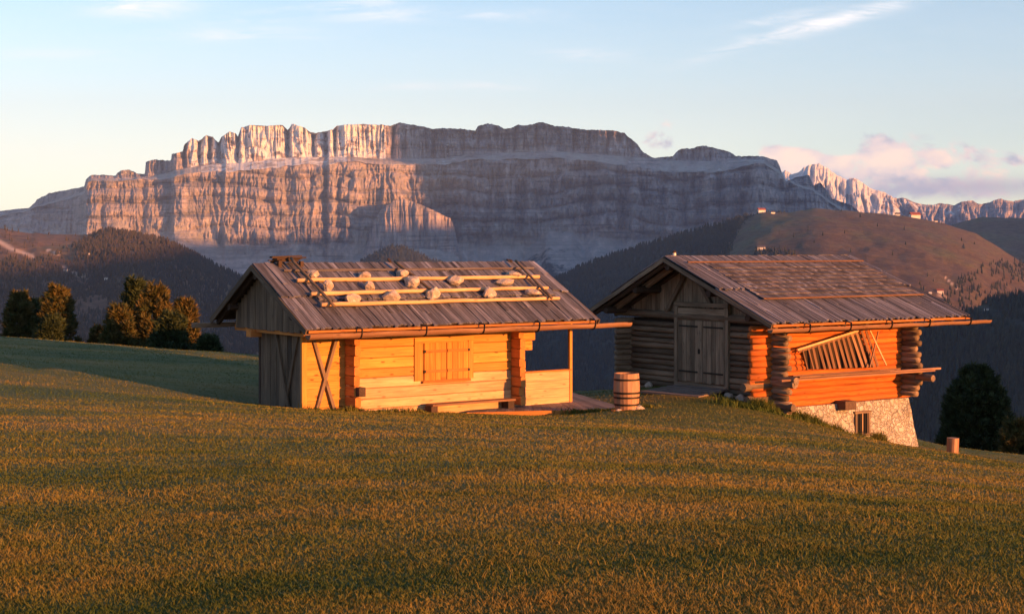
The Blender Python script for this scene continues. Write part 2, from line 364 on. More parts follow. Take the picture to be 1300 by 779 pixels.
def board_roof(mb, a0f, a1f, b0, z0, b1, z1, wmin=.11, wmax=.17, th=.03, lift=0, lap=.5, jit=.05, skewL=0, skewR=0, courses=1, tonef=None, zs=0):
    """boards running down the slope from ridge (b1,z1) to eave (b0,z0)"""
    L = math.hypot(b1-b0, z1-z0); db = (b1-b0)/L; dz = (z1-z0)/L; nb, nz = (-dz, db) if db > 0 else (dz, -db)
    for c in range(courses):
        t0 = L*c/courses-(.12 if c else 0); t1 = L*(c+1)/courses
        a = a0f
        while a < a1f-.03:
            w = min(random.uniform(wmin, wmax), a1f-a); j = random.uniform(-jit, jit) if c == 0 else random.uniform(-jit, jit)
            lf = lift+.010+.022*random.random()+(c*.012)
            s0 = t0+j; s1 = t1+random.uniform(-.01, .02)
            def P(s, off): return (a+w/2+(skewL*(1-(a-a0f)/(a1f-a0f))+skewR*(a-a0f)/(a1f-a0f))*s/L, b0+db*s+nb*off, z0+dz*s+nz*off+zs)
            tn = (tonef() if tonef else random.choice([.65, .8, .9, 1, 1.1, 1.2, 1.5]))*random.uniform(.85, 1.15)
            p0 = P(s0, lf+(.03 if c else 0)); p1 = P(s1, lf)
            if random.random() < .35:   # split into two unequal lengths
                q = random.uniform(.3, .7); m0 = tuple(p0[i]+(p1[i]-p0[i])*q for i in range(3)); 
                mb.beam(p0, m0, w*.97, th, up=(0, nb, nz), tone=tn); m1 = (m0[0], m0[1]+nb*.012, m0[2]+nz*.012)
                mb.beam(m1, p1, w*.94, th, up=(0, nb, nz), tone=tn*random.uniform(.6, 1.3))
            else: mb.beam(p0, p1, w*.96, th, up=(0, nb, nz), tone=tn)
            a += w
def quad_slab(mb, pts, th, tone=.7):
    P = [V3(*p) for p in pts]; n = nrm(np.cross(P[1]-P[0], P[3]-P[0])); Q = [p-n*th for p in P]
    mb._add(P+Q, [(0, 1, 2, 3), (7, 6, 5, 4), (0, 4, 5, 1), (1, 5, 6, 2), (2, 6, 7, 3), (3, 7, 4, 0)], [(p[1], p[0], p[2]) for p in P+Q], tone)
mb = MB()
board_roof(mb, A0, A1, ER[0], ER[1], RR[0], RR[1], .07, .125, courses=2, zs=Z1)
r1 = mb.build('roof', M['roof'], hut)
mb = MB(); board_roof(mb, A0, A1, BR[0], BR[1], RR[0], RR[1], courses=1, zs=Z1); mb.build('back_roof', M['roof'], hut)
mb = MB()     # battens / sarking under the boards
quad_slab(mb, [(A0+.03, .03, ER[1]+Z1-.005), (A1-.03, .03, ER[1]+Z1-.005), (A1-.03, RR[0], RR[1]+Z1-.02), (A0+.03, RR[0], RR[1]+Z1-.02)], .03)
quad_slab(mb, [(A0+.03, RR[0]+.002, RR[1]+Z1-.02), (A1-.03, RR[0]+.002, RR[1]+Z1-.02), (A1-.03, BR[0]-.03, BR[1]+Z1-.005), (A0+.03, BR[0]-.03, BR[1]+Z1-.005)], .03)
for a in np.arange(.15, 8.2, .8):
    mb.beam((a, .05, ER[1]+Z1-.10), (a, RR[0], RR[1]+Z1-.115), .08, .11, tone=.8); mb.beam((a, BR[0]-.05, BR[1]+Z1-.10), (a, RR[0], RR[1]+Z1-.118), .08, .11, tone=.8)
for b, z in ((.85, -1.53), (2.66, -.66), (4.1, -1.42)): mb.log((.06, b, z+Z1), (8.15, b, z+Z1), .09)
mb.build('roof_frame', M['dark'], hut)
mb = MB()
mb.beam((0-.01, -.04, ER[1]+Z1-.06), (-.01, RR[0], RR[1]+Z1-.065), .035, .13, tone=.8); mb.build('bargeboard', M['grey'], hut); mb = MB(); mb.beam((-.01, BR[0]+.03, BR[1]+Z1-.06), (-.01, RR[0]+.003, RR[1]+Z1-.065), .035, .13, tone=.7); mb.build('bargeboard', M['grey'], hut); mb = MB()
mb.beam((A1+.01, -.04, ER[1]+Z1-.06), (A1+.01, RR[0], RR[1]+Z1-.065), .035, .13, tone=.9)
mb.build('bargeboard', M['grey'], hut)
mb = MB(); mb.beam((.06, -.02, ER[1]+Z1-.05), (8.2, -.02, ER[1]+Z1-.05), .035, .05, tone=.8); mb.build('eaves_board', M['pine_red'], hut)
# loose upper boards (third layer) over the middle of the roof
mb = MB(); board_roof(mb, .9, 7.7, 1.05, ER[1]+1.05*.526, 2.20, ER[1]+2.20*.526, .07, .12, lift=.05, jit=.03, zs=Z1)
mb.build('roof_overlay', M['roof'], hut)
mb = MB(); mb.beam((.6, 2.24, ER[1]+2.24*.526+Z1+.10), (7.9, 2.24, ER[1]+2.24*.526+Z1+.10), .06, .05, tone=1.); mb.build('batten', M['roof_dk'], hut)
NR = V3(0, -.466, .885); P0R = V3(0, 0, ER[1])
def onroof(px, py, lift=0):
    p = unproj(H1, px, py, P0R+NR*lift, NR); return p
for (a, b) in (((377, 355.5), (684, 350.5)), ((395, 373), (694, 363.8)), ((408, 386.5), (709, 377.5))):
    p = onroof(*a, .15); q = onroof(*b, .15); q[1] = p[1]+(q[1]-p[1])*.6; q[2] = p[2]+(q[1]-p[1])*.526
    m = MB(); m.log(L1(p), L1(q), .052, 8, tone=1.05, segs=14, wob=.16, r2=.044); m.build('pole', M['pole'], r1, True)
for (a, b) in (((369, 328), (424, 388.5)), ((501, 331.5), (549, 369)), ((655, 331), (700, 378.5))):
    p = onroof(*a, .23); q = onroof(*b, .23)
    m = MB(); m.log(L1(p), L1(q), .038, 7, tone=.9, segs=10, wob=.18); m.build('pole', M['grey'], r1, True)
m = MB()
for k in range(9): 
    a = .95+random.uniform(-.1, .1); m.beam((a-random.uniform(.25, .42), 2.68+random.uniform(-.15, .15), RR[1]+Z1+.07+k*.014), (a+random.uniform(.2, .38), 2.68+random.uniform(-.15, .15), RR[1]+Z1+.07+k*.014+random.uniform(-.02, .03)), .16, .03, tone=.9)
for q in ((.62, 2.5), (.62, 2.86), (1.2, 2.5), (1.2, 2.86)): m.box((q[0]-.04, q[1]-.04, RR[1]+Z1-.12), (q[0]+.04, q[1]+.04, RR[1]+Z1+.08))
m.build('chimney_cap', M['dark'], hut)
for px in (502, 656):
    p = onroof(px, 331.5, .2); m = MB()
    for k in range(2): m.beam((p[0]+random.uniform(-.06, .06), 2.60, RR[1]+Z1+.05), (p[0]+random.uniform(-.06, .06), 2.74, RR[1]+Z1+random.uniform(.08, .13)), .05, .03, tone=1)
    m.build('ridge_peg', M['dark'], hut)
# gutter
def gutter(parent, a0, a1, b, Z, r, hangers, zoff, drop=0):
    m = MB(); n = 14; seg = 26; P = []; G = []
    for k in range(seg+1):
        a = a0+(a1-a0)*k/seg; zz = Z+drop*k/seg+.006*math.sin(k*1.3)
        rr = r*(1-.10*k/seg)
        for i in range(n):
            if i < 8: t = math.pi+math.pi*i/7; q = rr
            else: t = 2*math.pi-math.pi*(i-8)/5; q = rr*.68
            P.append((a, b+q*math.cos(t), zz+q*math.sin(t)+zoff)); G.append((a, q*math.cos(t), q*math.sin(t)))
    fs = [tuple(range(n-1, -1, -1)), tuple(range(seg*n, seg*n+n))]
    for k in range(seg):
        for i in range(n): j = (i+1) % n; fs.append((k*n+i, k*n+j, (k+1)*n+j, (k+1)*n+i))
    m._add(P, fs, G, 1.); g = m.build('gutter', M['gutter'], parent)
    for a in hangers:
        m = MB(); zz = Z+drop*(a-a0)/(a1-a0)
        for i in range(7):
            t0 = math.pi+math.pi*i/7; t1 = math.pi+math.pi*(i+1)/7; q = r+.012
            m.beam((a, b+q*math.cos(t0), zz+q*math.sin(t0)+zoff), (a, b+q*math.cos(t1), zz+q*math.sin(t1)+zoff), .032, .014, up=(1, 0, 0))
        m.beam((a, b-r-.012, zz+zoff), (a, b-r-.01, zz+.10+zoff), .018, .05, up=(0, 1, 0)); m.beam((a, b-r, zz+.09+zoff), (a, b+.25, zz+.16+zoff), .05, .018)
        m.build('gutter_bracket', M['iron'], g)
    return g
def a_at(H, px, b):
    k = (px-CX)/F; x0 = H['O'][0]+H['v'][0]*b; y0 = H['O'][1]+H['v'][1]*b; return (k*y0-x0)/(H['u'][0]-k*H['u'][1])
gutter(hut, .02, 9.25, -.07, -1.90, .125, [a_at(H1, q, -.07) for q in (456, 538, 611, 681, 752)], Z1)
m = MB(); gutter_b = m.box((-.45, BR[0]+.0, BR[1]+Z1-.22), (7.9, BR[0]+.2, BR[1]+Z1-.10)); m.build('back_gutter', M['grey'], hut)
# gable boarding
def roofz(b): return ER[1]+b*.526 if b < RR[0] else RR[1]-(b-RR[0])*(RR[1]-BR[1])/(BR[0]-RR[0])
m = MB(); b = .8
while b < 4.16:
    w = min(random.uniform(.13, .2), 4.16-b); zt = min(roofz(b), roofz(b+w))-.10
    m.beam((.30+random.uniform(-.008, .008), b+w/2, -1.92+Z1+random.uniform(-.02, .02)), (.30, b+w/2, zt+Z1), .03, w*.97, up=(0, 1, 0)); b += w
m.build('gable_boarding', M['grey'], hut)
m = MB(); m.box((.32, .7, -2.0+Z1), (.44, 4.3, -1.86+Z1)); m.box((.2, 3.15, -2.12+Z1), (.5, 3.42, -1.93+Z1)); m.build('tie_beam', M['pine_red'], hut)
# annex: weathered side boarding and pale front boarding
m = MB(); b = 1.12
while b < 3.2:
    w = min(random.uniform(.12, .2), 3.2-b); m.beam((.5, b+w/2, -4.2+Z1), (.5+random.uniform(-.01, .01), b+w/2, -1.95+Z1), .03, w*.95, up=(0, 1, 0), tone=random.choice([.5, .8, 1, 1.2])); b += w
m.build('side_boarding', M['grey'], hut)
m = MB(); m.box((.47, 3.2, -4.2+Z1), (.57, 3.3, -1.92+Z1)); m.box((.54, 1.14, -4.2+Z1), (1.7, 3.3, -1.95+Z1), tone=.5); m.build('annex_body', M['dark'], hut)
m = MB(); z = -4.15
while z < -1.95:
    h = min(random.uniform(.13, .19), -1.93-z); m.box((.58, 1.08, z+Z1), (1.66, 1.105+random.uniform(0, .004), z+h*.97+Z1), var=.1); z += h
m.build('front_boarding', M['pine'], hut)
m = MB(); m.box((.455, 1.04, -4.2+Z1), (.585, 1.12, -1.93+Z1), tone=1.05); m.build('corner_post', M['pine'], hut)
for (p, q) in (((.72, -1.98), (1.42, -4.2)), ((1.36, -1.98), (.70, -4.15))):
    m = MB(); m.beam((p[0], 1.05 if p[0] < 1 else 1.0, p[1]+Z1), (q[0], .99 if p[0] < 1 else 1.045, q[1]+Z1), .075, .05, up=(0, 1, 0), tone=1.2); m.build('brace', M['grey'], hut)
for (p, q) in (((1.25, -1.98), (2.1, -4.2)), ((2.3, -1.98), (1.45, -4.2))):
    m = MB(); m.beam((.455 if p[0] < 2 else .42, p[0], p[1]+Z1), (.455 if p[0] < 2 else .42, q[0], q[1]+Z1), .035, .09, up=(0, 1, 0), tone=.9); m.build('brace', M['grey'], hut)
# main log walls: hewn timbers, bevelled, bleached towards the foot
zl = [-3.98]
while zl[-1] < -1.98: zl.append(min(zl[-1]+random.uniform(.20, .255), -1.95))
mu, ml = MB(), MB(); ms = MB(); wall_end = [6.78]*len(zl)
nl = len(zl)-1
for i in range(nl):
    z0, z1 = zl[i], zl[i+1]; zc = (z0+z1)/2+Z1; h = z1-z0-.006
    tgt = ml if i < 4 else mu
    aend = {nl-1: 7.2, nl-2: 6.95, nl-3: 6.86}.get(i, 6.66+random.uniform(-.04, .05))
    tgt.beam((1.6, .97, zc), (aend, .97, zc), .16, h-.003, bev=.016, var=.2)
    mu.beam((1.5, 4.04, zc), (6.8, 4.04, zc), .16, h, bev=.018)
    zg = zc+h*.5 if i < nl-1 else zc
    for a, e in ((1.66, .60), (6.27, .50)):
        ee = e+random.uniform(-.05, .05)
        ms.beam((a, ee, zc+.09 if i < nl-1 else zc), (a, 4.3, zc+.09 if i < nl-1 else zc), .15, h*.97, bev=.02, var=.2)
mu.build('log_wall', M['pine'], hut); ml.build('lower_log_wall', M['pine_low'], hut); ms.build('cross_logs', M['pine_red'], hut)
m = MB(); m.box((1.7, .99, -4.3+Z1), (6.6, 1.2, -3.985+Z1), tone=1.); m.build('sill_beam', M['grey'], hut)
for (z, e) in ((-3.30, .48), (-3.83, .46)):
    m = MB(); m.box((1.63, e, z+Z1-.11), (1.80, .9, z+Z1+.10), bev=.01); m.build('beam_end', M['dark'], hut)
# window: frame, two shutters, straps
a0w, a1w = 3.62, 4.89; zt, zbm = -2.27, -3.17
w = MB()
w.box((a0w-.26, .855, zbm+Z1), (a0w-.02, .892, zt+Z1+.02)); w.box((a1w+.02, .855, zbm+Z1), (a1w+.16, .892, zt+Z1+.02)); w.box((a0w-.26, .85, zt+Z1+.025), (a1w+.16, .892, zt+Z1+.13))
win = w.build('window_frame', M['pine'], hut)
w = MB(); w.box((a0w-.05, .80, zbm+Z1-.06), (a1w+.05, .892, zbm+Z1-.003)); w.build('sill', M['pine_red'], win)
for s, (x0, x1) in enumerate(((a0w, (a0w+a1w)/2-.008), ((a0w+a1w)/2+.008, a1w))):
    w = MB(); n_ = 4
    for k in range(n_):
        xa = x0+(x1-x0)*k/n_; xb = x0+(x1-x0)*(k+1)/n_; w.box((xa+.005, .835, zbm+Z1+.005), (xb-.005, .868, zt+Z1), var=.15)
    sh = w.build('shutter', M['shutter'], win)
    for z in (zt-.2, zbm+.22):
        w = MB(); w.box((x0+.01, .815, z+Z1-.035), (x1-.01, .834, z+Z1+.035), tone=.8); w.build('batten', M['pine_red'], sh)
        w = MB(); xx = x0-.02 if s == 0 else x1-.03; w.box((xx, .80, z+Z1-.03), (xx+.05, .83, z+Z1+.03)); w.build('hinge', M['iron'], sh)
# porch
m = MB(); zz = [-4.0, -3.78, -3.56, -3.35, -3.13]
for i in range(4): m.box((6.62, .86, zz[i]+Z1+.003), (8.02, .90, zz[i+1]+Z1-.003), var=.1)
m.build('porch_wall', M['pine_low'], hut)
m = MB(); m.box((6.6, .82, -3.13+Z1), (8.07, .95, -3.09+Z1)); m.build('rail', M['pine_red'], hut)
m = MB(); m.box((8.02, .84, -4.1+Z1), (8.10, .92, -1.93+Z1)); m.box((8.035, .925, -4.1+Z1), (8.10, 1.0, -3.1+Z1), tone=.7); m.build('porch_post', M['pine'], hut)
m = MB(); m.box((8.02, 3.9, -4.4+Z1), (8.10, 3.98, -1.7+Z1)); m.build('porch_post', M['pine'], hut)
m = MB(); m.box((6.4, 3.95, -4.3+Z1), (8.02, 4.0, -3.25+Z1)); m.build('back_porch_wall', M['grey'], hut)
# deck (its boards run obliquely)
dk = empty('wooden_deck', (1.2, 37.5, -4.03)); tag(dk, 'low grey plank deck at the porch end of the golden hut', 'deck')
zd = -3.955+4.03; P1, P2, P3, P4 = [V3(*p)-V3(1.2, 37.5) for p in ((-1.1, 35.95), (2.85, 36.85), (1.55, 41.2), (-.4, 40.0))]
m = MB(); n_ = 17
for k in range(n_):
    t0 = (k+.5)/n_; p = P1+(P2-P1)*t0; q = P4+(P3-P4)*t0; wd = np.linalg.norm(P2-P1)/n_
    m.beam((p[0], p[1], zd+random.uniform(-.004, .004)), (q[0], q[1], zd), wd*.93, .035, w2=wd*.6)
m.build('deck_boards', M['deck'], dk)
m = MB(); d_ = nrm(P2-P1); nn = V3(d_[1], -d_[0])*.03
m.beam((*(P1+nn), zd-.05), (*(P2+nn), zd-.05), .05, .13); m.build('edge_board', M['pine_red'], dk)
for k in range(5):
    for j in range(3): m = MB(); p = P1+(P2-P1)*(.05+.22*k); q = P4+(P3-P4)*(.05+.22*k); r = p+(q-p)*(.04+.45*j); m.box((r[0]-.05, r[1]-.05, zd-.6), (r[0]+.05, r[1]+.05, zd-.02)); m.build('footing', M['dark'], dk)
# bench along the wall
bn = empty('low_bench', (0, 0, 0)); bn.location = (H1['O'][0]+.813*5-.582*.6, H1['O'][1]+.582*5+.813*.6, -3.98); bn.rotation_euler = (0, 0, math.atan2(.582, .813))
tag(bn, 'low bench plank on dark blocks along the foot of the golden log wall', 'bench')
aL = a_at(H1, 545, .6)-5; aR = a_at(H1, 650, .6)-5
m = MB(); m.box((aL, -.16, .23), (aR, .16, .275), tone=.9); m.build('seat', M['gutter'], bn)
m = MB(); m.box((aL+.25, .16, -.1), (aR-.1, .20, .22), tone=1.); m.build('back_board', M['pine_low'], bn)
for a in (aL+.06, aR-.12): m = MB(); m.box((a-.09, -.14, -.2), (a+.09, .15, .225)); m.build('leg', M['dark'], bn)
# stones on the roof
def rock(name, loc, r, label, cat, group=None, mat='stone', seed=0, sub=3, squash=.75):
    import bmesh
    bm = bmesh.new(); bmesh.ops.create_icosphere(bm, subdivisions=sub, radius=1)
    rs = np.random.default_rng(seed); cuts = [(nrm(rs.normal(size=3)), rs.uniform(.62, .9)) for _ in range(11)]
    sc = V3(rs.uniform(.85, 1.3), rs.uniform(.8, 1.1), squash*rs.uniform(.85, 1.2)); rot = rs.uniform(0, 6)
    for v in bm.verts:
        p = V3(*v.co)
        for (n, d) in cuts:
            e = p.dot(n)-d
            if e > 0: p = p-n*e*.92
        nz = .06*math.sin(p[0]*7+seed)*math.sin(p[1]*8+2*seed)+.03*math.sin(p[2]*17+p[0]*13)
        p = p*(1+nz)*sc*r; v.co = (p[0]*math.cos(rot)-p[1]*math.sin(rot), p[0]*math.sin(rot)+p[1]*math.cos(rot), p[2])
    me = bpy.data.meshes.new(name); bm.to_mesh(me); bm.free(); me.materials.append(M[mat])
    o = link(bpy.data.objects.new(name, me)); o.location = loc; return tag(o, label, cat, group)
u3, v3 = V3(*H1['u'], 0), V3(*H1['v'], 0)
stones = [(397.8, 347.8, 15, 12, 'leftmost round stone behind the top roof pole of the golden hut'), (461.7, 349.3, 17, 10, 'flat oval stone behind the top roof pole, second from the left'), (511, 348.5, 17, 11, 'lumpy stone behind the top roof pole beside the middle slanting pole'),
          (577.8, 355.4, 19, 14, 'pointed stone lying across the top roof pole right of the middle slanting pole'), (653, 348.5, 17, 9, 'rightmost flat stone behind the top roof pole'),
          (416, 364, 14, 14, 'peaked stone behind the middle roof pole, nearest its left end'), (469.4, 363.6, 11, 13, 'small squarish stone behind the middle roof pole, second from the left'), (524, 358.5, 23, 14, 'largest rugged stone behind the middle roof pole at the slanting pole'),
          (640, 357.5, 20, 9, 'long flat stone behind the middle roof pole, its rightmost'),
          (447, 379.3, 20, 11, 'broad low stone behind the lowest roof pole, nearest its left end'), (497, 376, 17, 15, 'upright jagged stone behind the lowest roof pole, second from the left'), (549.5, 373, 17, 15, 'round stone behind the lowest roof pole at the foot of the middle slanting pole'),
          (621, 371.6, 16, 12, 'round ball-like stone behind the lowest roof pole, right of the middle'), (677, 370.8, 18, 10, 'rightmost stone behind the lowest roof pole, long and pointed')]
for i, (px, py, w_, h_, lab) in enumerate(stones):
    p = onroof(px, py, .17); Wp = V3(*H1['O'], 0)+u3*p[0]+v3*p[1]+V3(0, 0, p[2]); sc = Wp[1]/F
    rock('roof_stone', tuple(Wp), w_/2*sc*1.12, lab, 'stone', 'stones weighing down the hut roof', seed=i+3, squash=h_/w_*1.05)
# barrel
def barrel(x, y, z, r, h):
    e = empty('wooden_barrel', (x, y, z)); tag(e, 'open wooden tub with dark iron hoops at the corner of the plank deck', 'barrel')
    m = MB(); n_ = 20
    prof = lambda t: r*(.90+.09*math.sin(math.pi*min(1, max(0, t)))+.05*t)
    for k in range(n_):
        a = 2*math.pi*(k+.5)/n_; P = []; G = []; hw = math.pi/n_*.965
        for j in range(7):
            t = j/6; rr = prof(t)
            for (da, dr) in ((-hw, 0), (hw, 0), (hw, -.028), (-hw, -.028)):
                P.append(((rr+dr)*math.cos(a+da), (rr+dr)*math.sin(a+da), t*h)); G.append((t*h, da*rr, dr))
        fs = [(3, 2, 1, 0), (24, 25, 26, 27)]
        for j in range(6):
            for i in range(4): q = (i+1) % 4; fs.append((j*4+i, j*4+q, j*4+4+q, j*4+4+i))
        m._add(P, fs, G, 1+random.uniform(-.18, .18))
    m.build('staves', M['barrel'], e)
    for t in (.13, .33, .46, .83):
        m = MB(); rr = prof(t)+.008; N_ = 28
        for k in range(N_):
            a0 = 2*math.pi*k/N_; a1 = 2*math.pi*(k+1)/N_
            m.beam((rr*math.cos(a0), rr*math.sin(a0), t*h), (rr*math.cos(a1), rr*math.sin(a1), t*h), .012, .045)
        m.build('hoop', M['iron'], e)
    m = MB(); P = [(prof(.7)*.93*math.cos(2*math.pi*k/24), prof(.7)*.93*math.sin(2*math.pi*k/24), .12) for k in range(24)]
    m._add(P, [tuple(range(24))], [(p[0], p[1], 0) for p in P], .6); m.build('bottom', M['dark'], e)
bxx, byy = (795.5-CX)/F*35.4, 35.4; bz = (HY-518.5)/F*35.4
barrel(bxx, byy, bz, .305, .84)
for i, (px, py, Y, r, lab) in enumerate([(811, 519, 35.3, .15, 'pale rock wedged at the right foot of the barrel'), (803, 523, 35.1, .10, 'small rock in the grass in front of the barrel'), (786, 522.5, 35.15, .09, 'small reddish rock under the left edge of the barrel'), (823, 489, 41.2, .13, 'pale round rock lying by the barn plank ramp'),
        (941, 507, 38.9, .19, 'white rock in the grass below the barn gable wall'), (925, 503, 39.1, .13, 'flat rock at the near end of the barn plank ramp')]):
    x = (px-CX)/F*Y; rock('rock', (x, Y, (HY-py)/F*Y), r, lab, 'rock', None, 'stone', 40+i)
m = MB(); m.box((-.30, -.13, -.22), (.30, .13, .0)); o = m.build('timber_block', M['pine_red']); o.location = (bxx-.05, byy-.1, bz-.01); o.rotation_euler = (0, 0, .2); tag(o, 'reddish squared block under the barrel', 'block')

# ------------------------------------------------------------------ hut 2 (barn)
barn = frame('hay_barn', H2, -4.1, 'weathered log hay barn on a whitewashed stone base with double doors in its gable', 'barn'); Z2 = 4.1
E2, R2, B2 = (0, -1.88), (4.04, -.255), (7.35, -1.80); A2 = 7.62; SK = -.35
sl = (R2[1]-E2[1])/R2[0]; slb = (R2[1]-B2[1])/(B2[0]-R2[0])
def rz2(b): return E2[1]+b*sl if b < R2[0] else R2[1]-(b-R2[0])*slb
m = MB(); board_roof(m, 0, A2, E2[0], E2[1], R2[0], R2[1], .065, .11, courses=2, zs=Z2, skewR=SK, jit=.06); rf = m.build('roof', M['roof'], barn)
m = MB(); board_roof(m, 0, A2+SK, B2[0], B2[1], R2[0], R2[1], .10, .16, courses=3, zs=Z2); m.build('back_roof', M['roof_dk'], barn)
m = MB()
quad_slab(m, [(.03, .03, E2[1]+Z2-.005), (A2-.05, .03, E2[1]+Z2-.005), (A2+SK-.05, R2[0], R2[1]+Z2-.02), (.03, R2[0], R2[1]+Z2-.02)], .03)
quad_slab(m, [(.03, R2[0]+.002, R2[1]+Z2-.02), (A2+SK-.05, R2[0]+.002, R2[1]+Z2-.02), (A2+SK-.05, B2[0]-.03, B2[1]+Z2-.005), (.03, B2[0]-.03, B2[1]+Z2-.005)], .03)
for a in np.arange(.12, 7.4, .85):
    m.log((a, .04, E2[1]+Z2-.12), (a, R2[0], R2[1]+Z2-.135), .06); m.log((a, B2[0]-.04, B2[1]+Z2-.12), (a, R2[0], R2[1]+Z2-.135), .06)
for k in range(15): b = R2[0]+.12+k*.22; m.beam((-.03, b, rz2(b)+Z2-.04), (1.0, b, rz2(b)+Z2-.04), .05, .035, tone=2.5)
for b in (.95, 2.4, R2[0], 5.4, 6.7): m.log((.10, b, rz2(b)+Z2-.26), (7.1, b, rz2(b)+Z2-.26), .10)
m.build('roof_frame', M['dark'], barn)
m = MB(); m.beam((-.02, -.04, E2[1]+Z2-.06), (-.02, R2[0], R2[1]+Z2-.06), .03, .10, tone=.8); m.build('bargeboard', M['logs_grey'], barn); m = MB(); m.beam((-.02, B2[0]+.04, B2[1]+Z2-.06), (-.02, R2[0]+.003, R2[1]+Z2-.06), .03, .11, tone=1.); m.build('bargeboard', M['logs_grey'], barn)
m = MB(); m.beam((.5, 6.9, rz2(6.9)+Z2-.2), (.5, R2[0]+.1, R2[1]+Z2-.2), .10, .14, tone=1.5); m.beam((.5, .3, rz2(.3)+Z2-.2), (.5, R2[0]-.1, R2[1]+Z2-.2), .10, .14, tone=1.2); m.build('rafter', M['logs_grey'], barn)
m = MB(); m.beam((.05, -.015, E2[1]+Z2-.045), (A2-.03, -.015, E2[1]+Z2-.045), .03, .055); m.build('eaves_board', M['pine_red'], barn)
# raised panel of short boards in horizontal courses, between two battens
def lift2(a, b, l): n = nrm(V3(0, -sl, 1)); return (a, b+n[1]*l, E2[1]+b*sl+n[2]*l+Z2)
m = MB(); bb = 1.32
while bb < 3.42:
    a = .95-.0*bb
    while a < 7.0:
        w = random.uniform(.10, .16); tn = random.choice([.6, .8, 1, 1.2, 1.6])
        m.beam(lift2(a+w/2, bb-.03, .085), lift2(a+w/2, bb+.26, .06), w*.95, .02, up=(0, -sl, 1), tone=tn); a += w
    bb += .235
m.build('shingle_panel', M['roof_dk'], barn)
for (b, a0, a1) in ((3.52, .35, 7.2), (1.22, .9, 7.1)):
    m = MB(); m.beam(lift2(a0, b, .105), lift2(a1, b, .105), .05, .025, up=(0, -sl, 1), tone=.8); m.build('batten', M['gutter'], barn)
gutter(barn, -.12, a_at(H2, 1256, -.08), -.08, -2.0, .10, [a_at(H2, q, -.08) for q in (1024.7, 1076.7, 1128.7, 1176.8, 1228.8)], Z2)
vp = empty('vent_pipe', (0, 0, 0)); vp.parent = barn; vp.name = 'vent_pipe'
m = MB(); m.log((.55, 4.25, R2[1]+Z2-.15), (.55, 4.25, R2[1]+Z2+.13), .045); m.build('pipe', M['white'], vp)
m = MB(); m.log((.55, 4.25, R2[1]+Z2+.13), (.55, 4.25, R2[1]+Z2+.19), .075, r2=.03); m.build('cap', M['dark'], vp)
# log walls
nlg = 14; zt2, zb2 = -1.98, -4.10; dh = (zt2-zb2)/nlg; rl = dh*.53
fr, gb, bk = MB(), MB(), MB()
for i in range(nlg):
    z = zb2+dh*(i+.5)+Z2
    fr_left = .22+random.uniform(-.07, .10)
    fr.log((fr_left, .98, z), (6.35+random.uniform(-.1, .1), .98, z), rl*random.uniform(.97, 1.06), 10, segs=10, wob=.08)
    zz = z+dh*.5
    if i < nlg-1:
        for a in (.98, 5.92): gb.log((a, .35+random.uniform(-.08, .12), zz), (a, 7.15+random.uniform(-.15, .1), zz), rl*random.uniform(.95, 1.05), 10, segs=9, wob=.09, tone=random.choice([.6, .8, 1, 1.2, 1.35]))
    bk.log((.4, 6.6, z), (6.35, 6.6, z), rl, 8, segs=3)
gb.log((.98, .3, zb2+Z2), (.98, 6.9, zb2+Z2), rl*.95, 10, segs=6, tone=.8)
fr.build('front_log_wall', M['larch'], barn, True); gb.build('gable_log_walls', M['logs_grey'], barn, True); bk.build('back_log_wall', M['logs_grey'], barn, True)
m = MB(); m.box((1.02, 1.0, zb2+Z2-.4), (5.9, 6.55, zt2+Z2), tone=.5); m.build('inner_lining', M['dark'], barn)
m = MB()
for (z, e) in ((-3.35, .20), (-4.02, .3), (-4.22, .45)): m.log((.98, e-.1, z+Z2), (.98, 1.6, z+Z2), .10, 9)
for (z, e) in ((-3.52, -.02), (-3.86, .12), (-4.12, .18), (-4.3, .42)): m.log((e, .98, z+Z2), (1.3, .98, z+Z2), .11, 9)
m.build('beam_ends', M['logs_grey'], barn)
# gable: tie log, boarding, struts
m = MB(); m.log((.93, .75, -1.88+Z2), (.93, 7.2, -1.84+Z2), .11, 9, tone=.9); m.build('tie_beam', M['logs_grey'], barn)
m = MB(); b = 1.0
while b < 7.0:
    w = random.uniform(.14, .22); zt_ = min(rz2(b), rz2(b+w))-.12
    if zt_ > -1.72: m.beam((1.02, b+w/2, -1.85+Z2), (1.02+random.uniform(-.01, .01), b+w/2, zt_+Z2), .03, w*.96, up=(0, 1, 0), tone=random.choice([.8, 1, 1.15, 1.3]))
    b += w
m.build('gable_boarding', M['door'], barn)
for (p, q) in (((3.0, -1.76), (3.85, -.68)), ((5.0, -1.76), (4.2, -.68))):
    m = MB(); m.beam((.93, p[0], p[1]+Z2), (.93, q[0], q[1]+Z2), .11, .09, up=(1, 0, 0), tone=.8); m.build('strut', M['logs_grey'], barn)
